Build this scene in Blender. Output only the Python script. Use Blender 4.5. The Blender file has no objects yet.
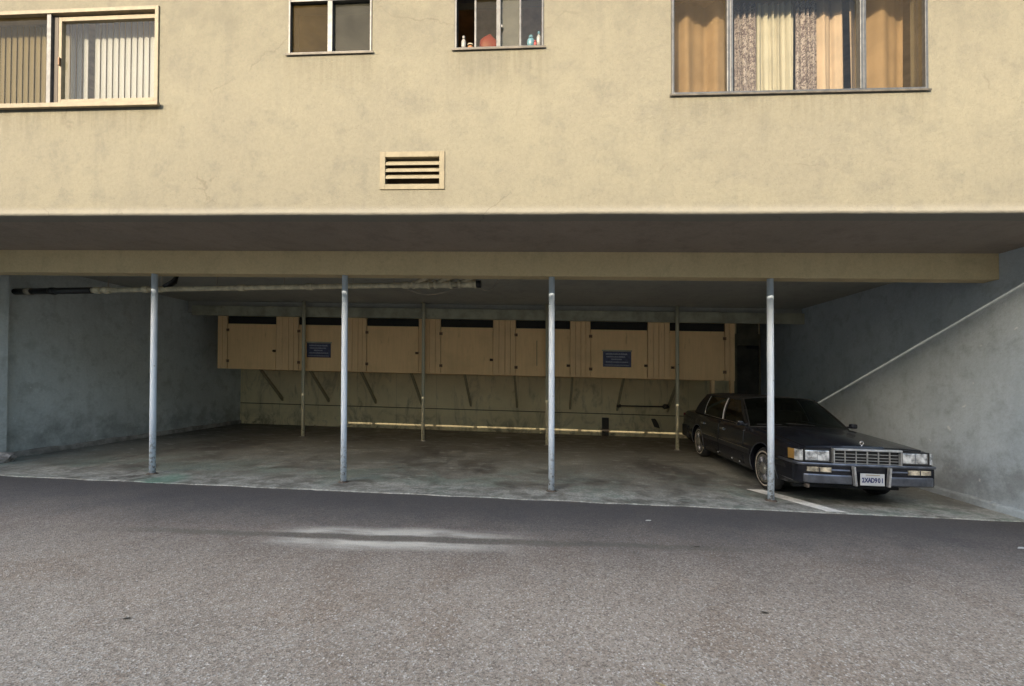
import bpy, bmesh, math, random
from mathutils import Vector, Matrix, noise
R = math.radians
random.seed(7)
scene = bpy.context.scene
COL = scene.collection
K = 0.0226            # the lot falls to the right: every level drops this much per metre

# ------------------------------------------------------------------ helpers
class MB:
    def __init__(self):
        self.bm = bmesh.new()
    def face(self, pts):
        vs = [self.bm.verts.new(p) for p in pts]
        return self.bm.faces.new(vs)
    def box(self, x0, x1, y0, y1, z0, z1, bev=0.0):
        r = bmesh.ops.create_cube(self.bm, size=1.0)
        vs = r['verts']
        for v in vs:
            v.co = Vector((x0 + (v.co.x + .5) * (x1 - x0), y0 + (v.co.y + .5) * (y1 - y0), z0 + (v.co.z + .5) * (z1 - z0)))
        if bev > 0:
            es = list({e for v in vs for e in v.link_edges})
            bmesh.ops.bevel(self.bm, geom=es, offset=bev, segments=2, affect='EDGES', profile=.5)
        return self
    def prism(self, poly, axis, a, b):
        # poly: 2D points in the two other axes (in x,y,z order); extruded along axis from a to b
        def mk(p, t):
            return {'x': (t, p[0], p[1]), 'y': (p[0], t, p[1]), 'z': (p[0], p[1], t)}[axis]
        A = [self.bm.verts.new(mk(p, a)) for p in poly]
        B = [self.bm.verts.new(mk(p, b)) for p in poly]
        n = len(poly)
        for i in range(n):
            self.bm.faces.new((A[i], A[(i + 1) % n], B[(i + 1) % n], B[i]))
        self.bm.faces.new(A[::-1]); self.bm.faces.new(B)
        return self
    def tube(self, pts, r, seg=10, cap=True):
        pts = [Vector(p) for p in pts]
        rs = r if isinstance(r, (list, tuple)) else [r] * len(pts)
        rings = []
        for i, p in enumerate(pts):
            d = (pts[min(i + 1, len(pts) - 1)] - pts[max(i - 1, 0)]).normalized()
            up = Vector((0, 0, 1)) if abs(d.z) < .9 else Vector((1, 0, 0))
            a = d.cross(up).normalized(); b = d.cross(a)
            rings.append([self.bm.verts.new(p + rs[i] * (math.cos(2 * math.pi * k / seg) * a + math.sin(2 * math.pi * k / seg) * b)) for k in range(seg)])
        for A, B in zip(rings, rings[1:]):
            for k in range(seg):
                f = self.bm.faces.new((A[k], A[(k + 1) % seg], B[(k + 1) % seg], B[k])); f.smooth = True
        if cap:
            self.bm.faces.new(rings[0][::-1]); self.bm.faces.new(rings[-1])
        return self
    def lathe(self, prof, c, axis='x', seg=32):
        # prof: (radius, offset along axis)
        c = Vector(c); rings = []
        for (r, h) in prof:
            ring = []
            for k in range(seg):
                t = 2 * math.pi * k / seg
                q = {'x': (h, r * math.cos(t), r * math.sin(t)), 'y': (r * math.cos(t), h, r * math.sin(t)), 'z': (r * math.cos(t), r * math.sin(t), h)}[axis]
                ring.append(self.bm.verts.new(c + Vector(q)))
            rings.append(ring)
        for A, B in zip(rings, rings[1:]):
            for k in range(seg):
                f = self.bm.faces.new((A[k], A[(k + 1) % seg], B[(k + 1) % seg], B[k])); f.smooth = True
        return self
    def blob(self, c, rx, ry, rz, seed=0, amt=.25, sub=2):
        r = bmesh.ops.create_icosphere(self.bm, subdivisions=sub, radius=1.0)
        for v in r['verts']:
            n = noise.noise(v.co * 1.7 + Vector((seed * 3.1, seed, 0)))
            q = v.co * (1 + amt * n)
            v.co = Vector((c[0] + q.x * rx, c[1] + q.y * ry, c[2] + q.z * rz))
        return self
    def grid(self, rows, closed=False, smooth=True):
        G = [[self.bm.verts.new(p) for p in row] for row in rows]
        n = len(rows[0])
        for A, B in zip(G, G[1:]):
            for k in range(n if closed else n - 1):
                f = self.bm.faces.new((A[k], A[(k + 1) % n], B[(k + 1) % n], B[k])); f.smooth = smooth
        return G
    def build(self, name, mat, parent=None, off=(0, 0, 0), sharp=None, fix=True):
        if fix:
            bmesh.ops.recalc_face_normals(self.bm, faces=self.bm.faces[:])
        o0 = Vector(off)
        for v in self.bm.verts: v.co -= o0
        me = bpy.data.meshes.new(name); self.bm.to_mesh(me); self.bm.free()
        if sharp is not None:
            for p in me.polygons: p.use_smooth = True
            me.set_sharp_from_angle(angle=R(sharp))
        me.materials.append(mat)
        o = bpy.data.objects.new(name, me); COL.objects.link(o)
        if parent is not None: o.parent = parent
        else: o.location = o0
        return o

def empty(name, loc=(0, 0, 0)):
    o = bpy.data.objects.new(name, None); o.empty_display_size = .2
    COL.objects.link(o); o.location = loc
    return o
def tag(o, label=None, cat=None, group=None, kind=None):
    if label: o['label'] = label
    if cat: o['category'] = cat
    if group: o['group'] = group
    if kind: o['kind'] = kind
    return o
def copy_tree(o, parent=None):
    c = o.copy(); COL.objects.link(c)
    if parent is not None: c.parent = parent
    for ch in [x for x in scene.objects if x.parent == o]:
        copy_tree(ch, c)
    return c

# ------------------------------------------------------------------ materials
def newmat(name):
    m = bpy.data.materials.new(name); m.use_nodes = True
    nt = m.node_tree; b = nt.nodes['Principled BSDF']
    return m, nt, b
def N(nt, typ, **kw):
    n = nt.nodes.new(typ)
    for k, v in kw.items(): setattr(n, k, v)
    return n
def pos(nt, scale=(1, 1, 1), obj=False):
    if obj:
        g = N(nt, 'ShaderNodeTexCoord'); out = g.outputs['Object']
    else:
        g = N(nt, 'ShaderNodeNewGeometry'); out = g.outputs['Position']
    mp = N(nt, 'ShaderNodeMapping'); mp.inputs['Scale'].default_value = scale
    nt.links.new(out, mp.inputs['Vector'])
    return mp.outputs['Vector']
def nz(nt, vec, scale, detail=4, rough=.55, dist=0):
    n = N(nt, 'ShaderNodeTexNoise'); n.inputs['Scale'].default_value = scale
    n.inputs['Detail'].default_value = detail; n.inputs['Roughness'].default_value = rough
    n.inputs['Distortion'].default_value = dist
    nt.links.new(vec, n.inputs['Vector']); return n.outputs['Fac']
def ramp(nt, fac, a, b, lo=0, hi=1):
    r = N(nt, 'ShaderNodeMapRange'); r.interpolation_type = 'SMOOTHSTEP'
    nt.links.new(fac, r.inputs['Value'])
    r.inputs['From Min'].default_value = a; r.inputs['From Max'].default_value = b
    r.inputs['To Min'].default_value = lo; r.inputs['To Max'].default_value = hi
    return r.outputs['Result']
def mix(nt, fac, c1, c2, mode='MIX'):
    m = N(nt, 'ShaderNodeMix'); m.data_type = 'RGBA'; m.blend_type = mode
    def put(s, v):
        if isinstance(v, (tuple, list)): s.default_value = (*v[:3], 1)
        elif isinstance(v, (int, float)): s.default_value = v
        else: nt.links.new(v, s)
    put(m.inputs[0], fac); put(m.inputs[6], c1); put(m.inputs[7], c2)
    return m.outputs[2]
def math_(nt, op, a, b=None, c=None):
    m = N(nt, 'ShaderNodeMath'); m.operation = op
    for i, v in enumerate((a, b, c)):
        if v is None: continue
        if isinstance(v, (int, float)): m.inputs[i].default_value = v
        else: nt.links.new(v, m.inputs[i])
    return m.outputs[0]
def bump(nt, b, h, strength=.3, dist=.01, prev=None):
    n = N(nt, 'ShaderNodeBump'); n.inputs['Strength'].default_value = strength; n.inputs['Distance'].default_value = dist
    nt.links.new(h, n.inputs['Height'])
    if prev is not None: nt.links.new(prev, n.inputs['Normal'])
    nt.links.new(n.outputs['Normal'], b.inputs['Normal']); return n.outputs['Normal']

def simple(name, col, rough=.6, metal=0, var=.12, scale=6, bumps=.1, bscale=60, obj=False, coat=0, dirt=None, dirt_amt=.4, spec=None):
    m, nt, b = newmat(name)
    v = pos(nt, obj=obj)
    n1 = nz(nt, v, scale, 5, .6)
    dark = tuple(c * (1 - var * 2) for c in col); lite = tuple(min(1, c * (1 + var)) for c in col)
    c = mix(nt, ramp(nt, n1, .3, .7), dark, lite)
    if dirt:
        n2 = nz(nt, v, scale * 2.7, 6, .65)
        c = mix(nt, ramp(nt, n2, .55, .75, 0, dirt_amt), c, dirt)
    nt.links.new(c, b.inputs['Base Color'])
    b.inputs['Roughness'].default_value = rough; b.inputs['Metallic'].default_value = metal
    if coat: b.inputs['Coat Weight'].default_value = coat; b.inputs['Coat Roughness'].default_value = .08
    if spec is not None: b.inputs['Specular IOR Level'].default_value = spec
    if bumps: bump(nt, b, nz(nt, v, bscale, 3), bumps, .01)
    return m

def stucco(name, base, grey, warm, amt_grey=.5, coarse=1.0, stain=None):
    m, nt, b = newmat(name)
    v = pos(nt)
    big = nz(nt, v, .9, 5, .6, .4); mid = nz(nt, v, 3.6, 7, .68, .15); fine = nz(nt, v, 26, 4, .6)
    vert = nz(nt, pos(nt, (3.2, 3.2, .5)), 1.6, 5, .6, .3)
    grain = nz(nt, v, 120, 2, .5)
    c = mix(nt, ramp(nt, big, .35, .68), base, warm)
    c = mix(nt, ramp(nt, mid, .47, .70, 0, amt_grey), c, grey)
    c = mix(nt, ramp(nt, vert, .52, .74, 0, amt_grey * .55), c, grey)
    c = mix(nt, ramp(nt, fine, .36, .66, 0, .12), c, tuple(x * .55 for x in grey))
    c = mix(nt, ramp(nt, grain, .58, .74, 0, .4), c, tuple(x * .45 for x in grey))
    if stain: c = stain(nt, v, c)
    nt.links.new(c, b.inputs['Base Color']); b.inputs['Roughness'].default_value = .92
    b.inputs['Specular IOR Level'].default_value = .2
    p = bump(nt, b, nz(nt, v, 11 * coarse, 5, .6), .45, .02)
    bump(nt, b, nz(nt, v, 75 * coarse, 4, .6), .5, .008, p)
    return m

FAC = (.196, .179, .134)
M = {}
def facade_stain_light(nt, v, c):
    # darker towards the top: falloff of bounced light painted into the wall
    s = N(nt, 'ShaderNodeSeparateXYZ'); nt.links.new(v, s.inputs[0])
    zz = math_(nt, 'ADD', s.outputs['Z'], math_(nt, 'MULTIPLY', s.outputs['X'], K))
    n = nz(nt, v, 2.6, 7, .72, .2)
    up = ramp(nt, zz, 4.6, 6.1, 0, 1)
    c = mix(nt, math_(nt, 'MULTIPLY', up, ramp(nt, n, .38, .72, .3, .7)), c, (.125, .115, .088))
    lip = ramp(nt, math_(nt, 'ADD', zz, math_(nt, 'MULTIPLY', n, .05)), 3.62, 3.50, 0, .5)  # paler bottom lip: wear, with the glow of bounced light painted in
    c = mix(nt, lip, c, (.30, .285, .25))
    # runs of dirty water under the sills
    runs = nz(nt, pos(nt, (9, 1, .7)), 2.2, 4, .65)
    for (xa, xb, zs, ln, am) in ((-6.9, -4.4, 4.78, .55, .55), (-3.05, -1.95, 5.34, .6, .5), (-1.08, .03, 5.34, .65, .55), (1.3, 4.1, 4.75, .5, .45), (-1.95, -1.1, 3.76, .22, .35)):
        inx = math_(nt, 'MULTIPLY', ramp(nt, s.outputs['X'], xa - .12, xa + .12), ramp(nt, s.outputs['X'], xb + .12, xb - .12))
        inz = math_(nt, 'MULTIPLY', ramp(nt, zz, zs - ln, zs), ramp(nt, zz, zs + .04, zs))
        c = mix(nt, math_(nt, 'MULTIPLY', math_(nt, 'MULTIPLY', inx, inz), ramp(nt, runs, .35, .68, .1, am)), c, (.125, .112, .08))
    # hairline cracks
    vo = N(nt, 'ShaderNodeTexVoronoi'); vo.feature = 'DISTANCE_TO_EDGE'; vo.inputs['Scale'].default_value = .55
    ad = N(nt, 'ShaderNodeMixRGB'); ad.blend_type = 'ADD'; ad.inputs[0].default_value = .5
    tn = N(nt, 'ShaderNodeTexNoise'); tn.inputs['Scale'].default_value = 2.5; tn.inputs['Detail'].default_value = 6
    nt.links.new(v, tn.inputs['Vector']); nt.links.new(v, ad.inputs[1]); nt.links.new(tn.outputs['Color'], ad.inputs[2])
    nt.links.new(ad.outputs[0], vo.inputs['Vector'])
    crack = math_(nt, 'MULTIPLY', ramp(nt, vo.outputs['Distance'], .006, .001), ramp(nt, nz(nt, v, .8, 2), .5, .6))
    return mix(nt, math_(nt, 'MULTIPLY', crack, .3), c, (.085, .07, .05))
M['facade'] = stucco('facade_stucco', FAC, (.130, .124, .102), (.212, .194, .142), .40, stain=facade_stain_light)
def low_stain(nt, v, c):
    s = N(nt, 'ShaderNodeSeparateXYZ'); nt.links.new(v, s.inputs[0])
    zz = math_(nt, 'ADD', s.outputs['Z'], math_(nt, 'MULTIPLY', s.outputs['X'], K))
    n = nz(nt, v, 2.2, 7, .72, .15)
    lo = math_(nt, 'MULTIPLY', ramp(nt, math_(nt, 'SUBTRACT', zz, math_(nt, 'MULTIPLY', n, 1.1)), .25, -.25), ramp(nt, n, .35, .6, .3, .85))
    c = mix(nt, math_(nt, 'MULTIPLY', lo, .55), c, (.10, .095, .085))
    sc = nz(nt, pos(nt, (1, .7, 1.6)), 2.2, 7, .75, .3)
    c = mix(nt, ramp(nt, sc, .64, .74, 0, .55), c, (.10, .095, .085))
    pk = nz(nt, v, 7, 3, .5)
    c = mix(nt, ramp(nt, pk, .72, .76, 0, .6), c, (.75, .76, .76))
    return c
M['side'] = stucco('right_wall_paint', (.445, .51, .565), (.31, .35, .385), (.52, .585, .64), .6, .7, stain=low_stain)
M['side_l'] = stucco('left_wall_paint', (.55, .59, .58), (.38, .41, .39), (.63, .67, .66), .65, .7, stain=low_stain)
M['soffit'] = stucco('soffit_plaster', (.31, .26, .21), (.22, .18, .15), (.35, .29, .235), .5, .8)
M['beam'] = stucco('beam_paint', (.60, .475, .275), (.45, .365, .22), (.64, .51, .30), .5, .5)
M['ceiling'] = stucco('ceiling_plaster', (.36, .35, .31), (.27, .265, .24), (.40, .39, .34), .5, .8)
def back_mat():
    m, nt, b = newmat('back_wall_boards')
    v = pos(nt)
    n1 = nz(nt, v, 1.1, 5, .6, .4); n2 = nz(nt, pos(nt, (2.2, 1, .8)), 1.3, 6, .7, .9)
    c = mix(nt, ramp(nt, n1, .3, .7), (.68, .575, .34), (.78, .665, .41))
    c = mix(nt, ramp(nt, n2, .50, .70, 0, .6), c, (.25, .22, .14))
    s = N(nt, 'ShaderNodeSeparateXYZ'); nt.links.new(v, s.inputs[0])
    fr = math_(nt, 'FRACT', math_(nt, 'MULTIPLY', math_(nt, 'ADD', s.outputs['X'], 20.3), 1 / 1.22))
    j = math_(nt, 'MULTIPLY', ramp(nt, fr, .0, .006), ramp(nt, fr, 1.0, .994))
    c = mix(nt, math_(nt, 'SUBTRACT', .45, math_(nt, 'MULTIPLY', j, .45)), c, (.08, .07, .05))
    n3 = nz(nt, v, 1.9, 6, .7, 1.2)
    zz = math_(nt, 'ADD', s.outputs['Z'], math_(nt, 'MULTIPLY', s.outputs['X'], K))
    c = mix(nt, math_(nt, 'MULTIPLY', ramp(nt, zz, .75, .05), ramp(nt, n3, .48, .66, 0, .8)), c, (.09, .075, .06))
    c = mix(nt, ramp(nt, nz(nt, v, 9, 5, .7), .66, .72, 0, .5), c, (.12, .10, .07))
    nt.links.new(c, b.inputs['Base Color']); b.inputs['Roughness'].default_value = .8
    bump(nt, b, nz(nt, v, 40, 4), .3, .01)
    return m
M['back'] = back_mat()
M['fascia'] = simple('fascia_wood', (.36, .345, .25), .75, var=.15, scale=3, bumps=.25, dirt=(.12, .11, .08), dirt_amt=.4)
def wood(name, col, dark, axis=(14, 14, .9), rough=.7):
    m, nt, b = newmat(name)
    v = pos(nt); vv = pos(nt, axis)
    g = nz(nt, vv, 1.6, 6, .6, .6); n = nz(nt, v, 1.6, 5, .6)
    c = mix(nt, ramp(nt, g, .35, .7), col, tuple(x * .92 for x in col))
    c = mix(nt, ramp(nt, n, .45, .75, 0, .5), c, tuple(x * .72 for x in col))
    d = nz(nt, pos(nt, (5, 5, .6)), 2.3, 5, .7)
    c = mix(nt, ramp(nt, d, .60, .74, 0, .6), c, dark)
    s = nz(nt, v, 13, 5, .7)
    c = mix(nt, ramp(nt, s, .68, .74, 0, .5), c, dark)
    nt.links.new(c, b.inputs['Base Color']); b.inputs['Roughness'].default_value = rough
    bump(nt, b, g, .2, .006)
    return m
M['locker'] = wood('locker_plywood', (.82, .54, .265), (.30, .14, .07))
M['locker_trim'] = wood('locker_trim_boards', (.80, .53, .27), (.27, .13, .07))
M['strut'] = wood('strut_wood', (.36, .31, .19), (.10, .08, .05))
M['darkwood'] = wood('dark_wood', (.07, .055, .04), (.03, .025, .02))
M['dark'] = simple('dark_opening', (.02, .018, .014), .9, bumps=0)
M['rust'] = simple('rusty_hinge_steel', (.22, .12, .065), .7, .2, var=.3, scale=30, bumps=0)
M['knob'] = simple('dark_brass', (.10, .06, .035), .4, .8, bumps=0)
def post_mat(name, col, chip):
    m, nt, b = newmat(name)
    v = pos(nt); n = nz(nt, v, 9, 6, .7); n2 = nz(nt, pos(nt, (6, 6, 1.1)), 2.0, 5, .7)
    c = mix(nt, ramp(nt, n2, .45, .75, 0, .6), col, tuple(x * .68 for x in col))
    c = mix(nt, ramp(nt, n, .655, .69, 0, .85), c, chip)
    s = N(nt, 'ShaderNodeSeparateXYZ'); nt.links.new(v, s.inputs[0])
    zz = math_(nt, 'ADD', s.outputs['Z'], math_(nt, 'MULTIPLY', s.outputs['X'], K))
    lo = math_(nt, 'MULTIPLY', ramp(nt, zz, .9, .05), ramp(nt, nz(nt, v, 22, 5, .7), .5, .62))
    c = mix(nt, math_(nt, 'MULTIPLY', lo, .8), c, chip)
    nt.links.new(c, b.inputs['Base Color']); b.inputs['Roughness'].default_value = .5
    bump(nt, b, nz(nt, v, 50, 4), .15, .01)
    return m
M['post'] = post_mat('painted_steel_post', (.60, .68, .78), (.10, .09, .08))
M['rearpost'] = post_mat('rear_post_paint', (.50, .46, .32), (.14, .11, .07))
M['pipe_black'] = simple('black_plastic_pipe', (.018, .018, .018), .4, bumps=0)
M['pipe_cream'] = simple('cream_painted_pipe', (.62, .55, .38), .6, var=.15, scale=8, bumps=.2, dirt=(.18, .12, .07), dirt_amt=.7)
M['cable'] = simple('grey_cable', (.34, .30, .23), .6, bumps=0)
M['stain'] = simple('rusty_base_steel', (.10, .08, .065), .8, var=.3, scale=20, bumps=.3)
M['conc_foot'] = simple('footing_concrete', (.30, .285, .26), .95, var=.2, scale=5, bumps=.6, bscale=35, dirt=(.09, .08, .07), dirt_amt=.7)
M['rubble'] = simple('broken_concrete', (.36, .33, .31), .95, var=.25, scale=14, bumps=.6, bscale=40, dirt=(.16, .10, .08), dirt_amt=.7)
# windows
M['cream_frame'] = simple('cream_window_paint', (.205, .164, .100), .6, var=.1, scale=12, bumps=.15, dirt=(.28, .2, .1), dirt_amt=.55)
M['alu'] = simple('weathered_aluminium', (0.105, 0.103, 0.098), .42, .55, var=.12, scale=20, bumps=0)
M['sill_dark'] = simple('stained_sill_metal', (0.100, 0.085, 0.065), .6, .2, var=.2, scale=10, bumps=0)
M['blind'] = simple('vinyl_blind', (.152, .147, .130), .6, var=.05, scale=3, bumps=0)
M['curtain_tan'] = simple('tan_curtain_cloth', (.265, .19, .120), .9, var=.08, scale=3, bumps=.2, bscale=180)
M['curtain_cream'] = simple('cream_curtain_cloth', (0.260, 0.230, 0.161), .9, var=.06, scale=4, bumps=.2, bscale=180)
def lace():
    m, nt, b = newmat('patterned_lace_cloth')
    v = pos(nt)
    a = nz(nt, v, 24, 4, .65, 2.2)
    c = mix(nt, ramp(nt, a, .44, .56), (.23, .19, .16), (.055, .035, .032))
    nt.links.new(c, b.inputs['Base Color']); b.inputs['Roughness'].default_value = .95
    return m
M['lace'] = lace()
M['room'] = simple('room_paint', (.55, .38, .19), .9, bumps=0)
def glass(name, refl=.5, tint=(1, 1, 1), haze=0.0, hazecol=(.2, .2, .18)):
    m, nt, b = newmat(name); nt.nodes.remove(b)
    out = nt.nodes['Material Output']
    t = N(nt, 'ShaderNodeBsdfTransparent'); t.inputs[0].default_value = (*tint, 1)
    g = N(nt, 'ShaderNodeBsdfGlossy'); g.inputs['Roughness'].default_value = .02
    f = N(nt, 'ShaderNodeLayerWeight'); f.inputs['Blend'].default_value = .5
    fr_ = math_(nt, 'ADD', .045, math_(nt, 'MULTIPLY', .95, math_(nt, 'POWER', f.outputs['Facing'], 5.0)))
    mx = N(nt, 'ShaderNodeMixShader'); nt.links.new(math_(nt, 'MULTIPLY', fr_, 2 * refl), mx.inputs[0])
    nt.links.new(t.outputs[0], mx.inputs[1]); nt.links.new(g.outputs[0], mx.inputs[2])
    last = mx.outputs[0]
    if haze:
        d = N(nt, 'ShaderNodeBsdfDiffuse')
        v = pos(nt); n = nz(nt, v, 3, 5, .6)
        nt.links.new(mix(nt, ramp(nt, n, .3, .7), tuple(x * .6 for x in hazecol), hazecol), d.inputs[0])
        m2 = N(nt, 'ShaderNodeMixShader'); m2.inputs[0].default_value = haze
        nt.links.new(last, m2.inputs[1]); nt.links.new(d.outputs[0], m2.inputs[2]); last = m2.outputs[0]
    nt.links.new(last, out.inputs['Surface']); return m
M['glass'] = glass('window_glass', .32, (.97, .98, .96), .02, (.3, .3, .26))
M['screen'] = glass('screened_glass', .2, (.70, .64, .50), .12, (.10, .08, .04))
M['screen_dark'] = glass('dark_screened_glass', .2, (.45, .4, .32), .55, (.066, .045, .017))
M['screen_tan'] = glass('screened_glass_tan', .2, (.80, .76, .66), .16, (.20, .14, .07))
M['frost'] = glass('obscured_glass', .35, (.36, .36, .33), .62, (.050, .048, .036))
M['vent_back'] = simple('brown_vent_back', (.09, .06, .03), .9, bumps=0)
M['slat'] = simple('vent_paint', (0.207, 0.173, 0.107), .7, var=.08, scale=10, bumps=.15)
# car
M['car'] = simple('black_blue_car_paint', (.009, .010, .015), .25, var=.25, scale=2, bumps=0, coat=.35, spec=.3)
M['car_roof'] = simple('dark_vinyl_roof', (.012, .012, .013), .6, bumps=.3, bscale=250)
M['chrome'] = simple('dull_chrome', (.62, .63, .66), .18, 1.0, var=.12, scale=15, bumps=0)
M['bumper_chrome'] = simple('dusty_bumper_chrome', (.19, .20, .23), .36, .85, var=.15, scale=9, bumps=0)
M['rubber'] = simple('black_rubber', (.015, .015, .016), .65, bumps=.1)
M['whitewall'] = simple('whitewall_rubber', (.42, .37, .31), .8, bumps=.1)
M['hubcap'] = simple('hubcap_metal', (.50, .48, .44), .35, .85, var=.2, scale=30, bumps=0)
M['amber'] = simple('amber_lens', (.36, .20, .05), .3, bumps=0, coat=1)
M['lens'] = simple('clear_lamp_lens', (.70, .72, .76), .15, .5, var=.4, scale=11, bumps=.35, bscale=22, coat=1)
M['foglens'] = simple('fog_lamp_lens', (.62, .55, .42), .2, .2, var=.35, scale=12, bumps=.25, bscale=25, coat=1)
M['grille_chrome'] = simple('worn_grille_chrome', (.52, .52, .52), .35, .6, var=.15, scale=20, bumps=0)
M['bright_trim'] = simple('bright_window_trim', (.80, .82, .85), .35, .25, bumps=0)  # pale colour stands in for sky reflected in the chrome
M['carglass'] = glass('tinted_car_glass', .6, (.22, .25, .21), .03, (.05, .06, .05))
M['seat'] = simple('dark_seat_cloth', (.03, .03, .035), .85, bumps=0)
M['plate'] = simple('plate_white', (.48, .50, .52), .45, var=.05, bumps=0)
M['plate_ink'] = simple('plate_ink_blue', (.02, .03, .12), .5, bumps=0)
M['sign_blue'] = simple('sign_blue_paint', (.055, .055, .105), .5, var=.2, scale=14, bumps=0)
M['sign_pale'] = simple('sign_pale_paint', (.30, .30, .34), .5, var=.1, bumps=0)
M['sign_red'] = simple('sign_red_paint', (.20, .045, .06), .5, var=.1, bumps=0)
M['bottle_white'] = simple('white_plastic', (0.243, 0.236, 0.216), .4, bumps=0)
M['orange'] = simple('orange_plastic', (0.248, 0.099, 0.027), .4, bumps=0)
M['red'] = simple('red_plastic', (0.248, 0.027, 0.018), .5, bumps=0)
M['cyan'] = simple('pale_blue_plastic', (0.069, 0.151, 0.174), .4, bumps=0)
M['straw'] = simple('dry_straw', (.62, .47, .20), .7, bumps=0)
M['leaf_dark'] = simple('dry_dark_leaf', (.06, .045, .03), .8, bumps=0)
M['paper'] = simple('pale_paper_scrap', (.55, .54, .50), .8, bumps=0)

def asphalt():
    m, nt, b = newmat('worn_asphalt')
    v = pos(nt)
    s = N(nt, 'ShaderNodeSeparateXYZ'); nt.links.new(v, s.inputs[0]); X, Y = s.outputs['X'], s.outputs['Y']
    big = nz(nt, v, .45, 5, .6, .5); mid = nz(nt, v, 2.4, 6, .65, .6)
    c = mix(nt, ramp(nt, big, .3, .7), ASP1, ASP2)
    c = mix(nt, ramp(nt, mid, .5, .72, 0, .45), c, tuple(x * .66 for x in ASP1))
    brown = nz(nt, v, 1.1, 5, .7, .8)
    c = mix(nt, ramp(nt, brown, .46, .66, 0, .6), c, (.36, .25, .17))
    # aggregate
    vo = N(nt, 'ShaderNodeTexVoronoi'); vo.inputs['Scale'].default_value = 95; nt.links.new(v, vo.inputs['Vector'])
    sep = N(nt, 'ShaderNodeSeparateColor'); nt.links.new(vo.outputs['Color'], sep.inputs[0])
    c = mix(nt, ramp(nt, sep.outputs[0], .0, .5, .68, 0), c, tuple(x * .28 for x in ASP1))
    c = mix(nt, ramp(nt, sep.outputs[1], .78, .95, 0, .8), c, (.76, .67, .57))
    for sc_, lo_, hi_ in ((62, .36, .34), (27, .20, .14)):
        q = nz(nt, v, sc_, 2, .75)
        c = mix(nt, ramp(nt, q, .50, .38, 0, lo_), c, tuple(x * .42 for x in ASP1))
        c = mix(nt, ramp(nt, q, .53, .66, 0, hi_), c, (.72, .61, .50))
    mp_ = N(nt, 'ShaderNodeMapping'); mp_.inputs['Rotation'].default_value = (0, 0, R(-32)); mp_.inputs['Scale'].default_value = (1.1, 16, 1)
    nt.links.new(v, mp_.inputs['Vector'])
    scr = math_(nt, 'MULTIPLY', ramp(nt, nz(nt, mp_.outputs['Vector'], 1.3, 3, .6), .66, .71), ramp(nt, nz(nt, v, .7, 3), .50, .60))
    c = mix(nt, math_(nt, 'MULTIPLY', scr, .55), c, (.12, .105, .09))
    gr = nz(nt, v, 210, 2, .6)
    c = mix(nt, ramp(nt, gr, .38, .55, .45, 0), c, tuple(x * .35 for x in ASP1))
    vo2 = N(nt, 'ShaderNodeTexVoronoi'); vo2.inputs['Scale'].default_value = 34; nt.links.new(v, vo2.inputs['Vector'])
    sp2 = N(nt, 'ShaderNodeSeparateColor'); nt.links.new(vo2.outputs['Color'], sp2.inputs[0])
    pebble = math_(nt, 'MULTIPLY', ramp(nt, sp2.outputs[0], .86, .90), ramp(nt, vo2.outputs['Distance'], .26, .16))
    c = mix(nt, math_(nt, 'MULTIPLY', pebble, .75), c, (.88, .80, .70))
    # darker towards the carport: newer seal coat, with the building's shade painted in
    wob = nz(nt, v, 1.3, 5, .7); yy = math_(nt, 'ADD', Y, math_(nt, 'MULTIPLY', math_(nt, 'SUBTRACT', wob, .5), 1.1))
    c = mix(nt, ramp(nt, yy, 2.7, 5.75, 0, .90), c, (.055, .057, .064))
    # pale bands each side of a dark seam in front of the middle bays
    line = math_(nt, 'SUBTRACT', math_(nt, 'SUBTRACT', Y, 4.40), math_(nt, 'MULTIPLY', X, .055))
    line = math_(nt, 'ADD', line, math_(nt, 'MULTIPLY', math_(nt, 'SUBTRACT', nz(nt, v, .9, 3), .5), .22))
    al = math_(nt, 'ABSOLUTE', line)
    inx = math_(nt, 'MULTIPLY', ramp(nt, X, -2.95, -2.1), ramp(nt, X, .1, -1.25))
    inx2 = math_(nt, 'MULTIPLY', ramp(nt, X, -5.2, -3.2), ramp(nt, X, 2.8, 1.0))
    pale_band = math_(nt, 'MULTIPLY', math_(nt, 'MULTIPLY', ramp(nt, al, .05, .11), ramp(nt, al, .36, .13)), inx)
    pale_band = math_(nt, 'MULTIPLY', pale_band, ramp(nt, nz(nt, pos(nt, (.8, 3, 1)), 2.2, 5, .6), .3, .6, .35, 1))
    c = mix(nt, math_(nt, 'MULTIPLY', pale_band, .72), c, (.80, .73, .62))
    seam = math_(nt, 'MULTIPLY', ramp(nt, al, .10, .03), inx2)
    c = mix(nt, math_(nt, 'MULTIPLY', seam, .5), c, (.11, .10, .08))
    # short dark scuffs
    sc = nz(nt, pos(nt, (2.2, 5.5, 1)), 1.7, 4, .7, .6)
    c = mix(nt, ramp(nt, sc, .70, .76, 0, .5), c, (.08, .075, .07))
    nt.links.new(c, b.inputs['Base Color']); b.inputs['Roughness'].default_value = .9
    b.inputs['Specular IOR Level'].default_value = .25
    p = bump(nt, b, nz(nt, v, 1.2, 4), .12, .1)
    bump(nt, b, vo.outputs['Distance'], .7, .008, p)
    return m
ASP1 = (.465, .362, .275); ASP2 = (.565, .452, .352)
M['asphalt'] = asphalt()
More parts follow.
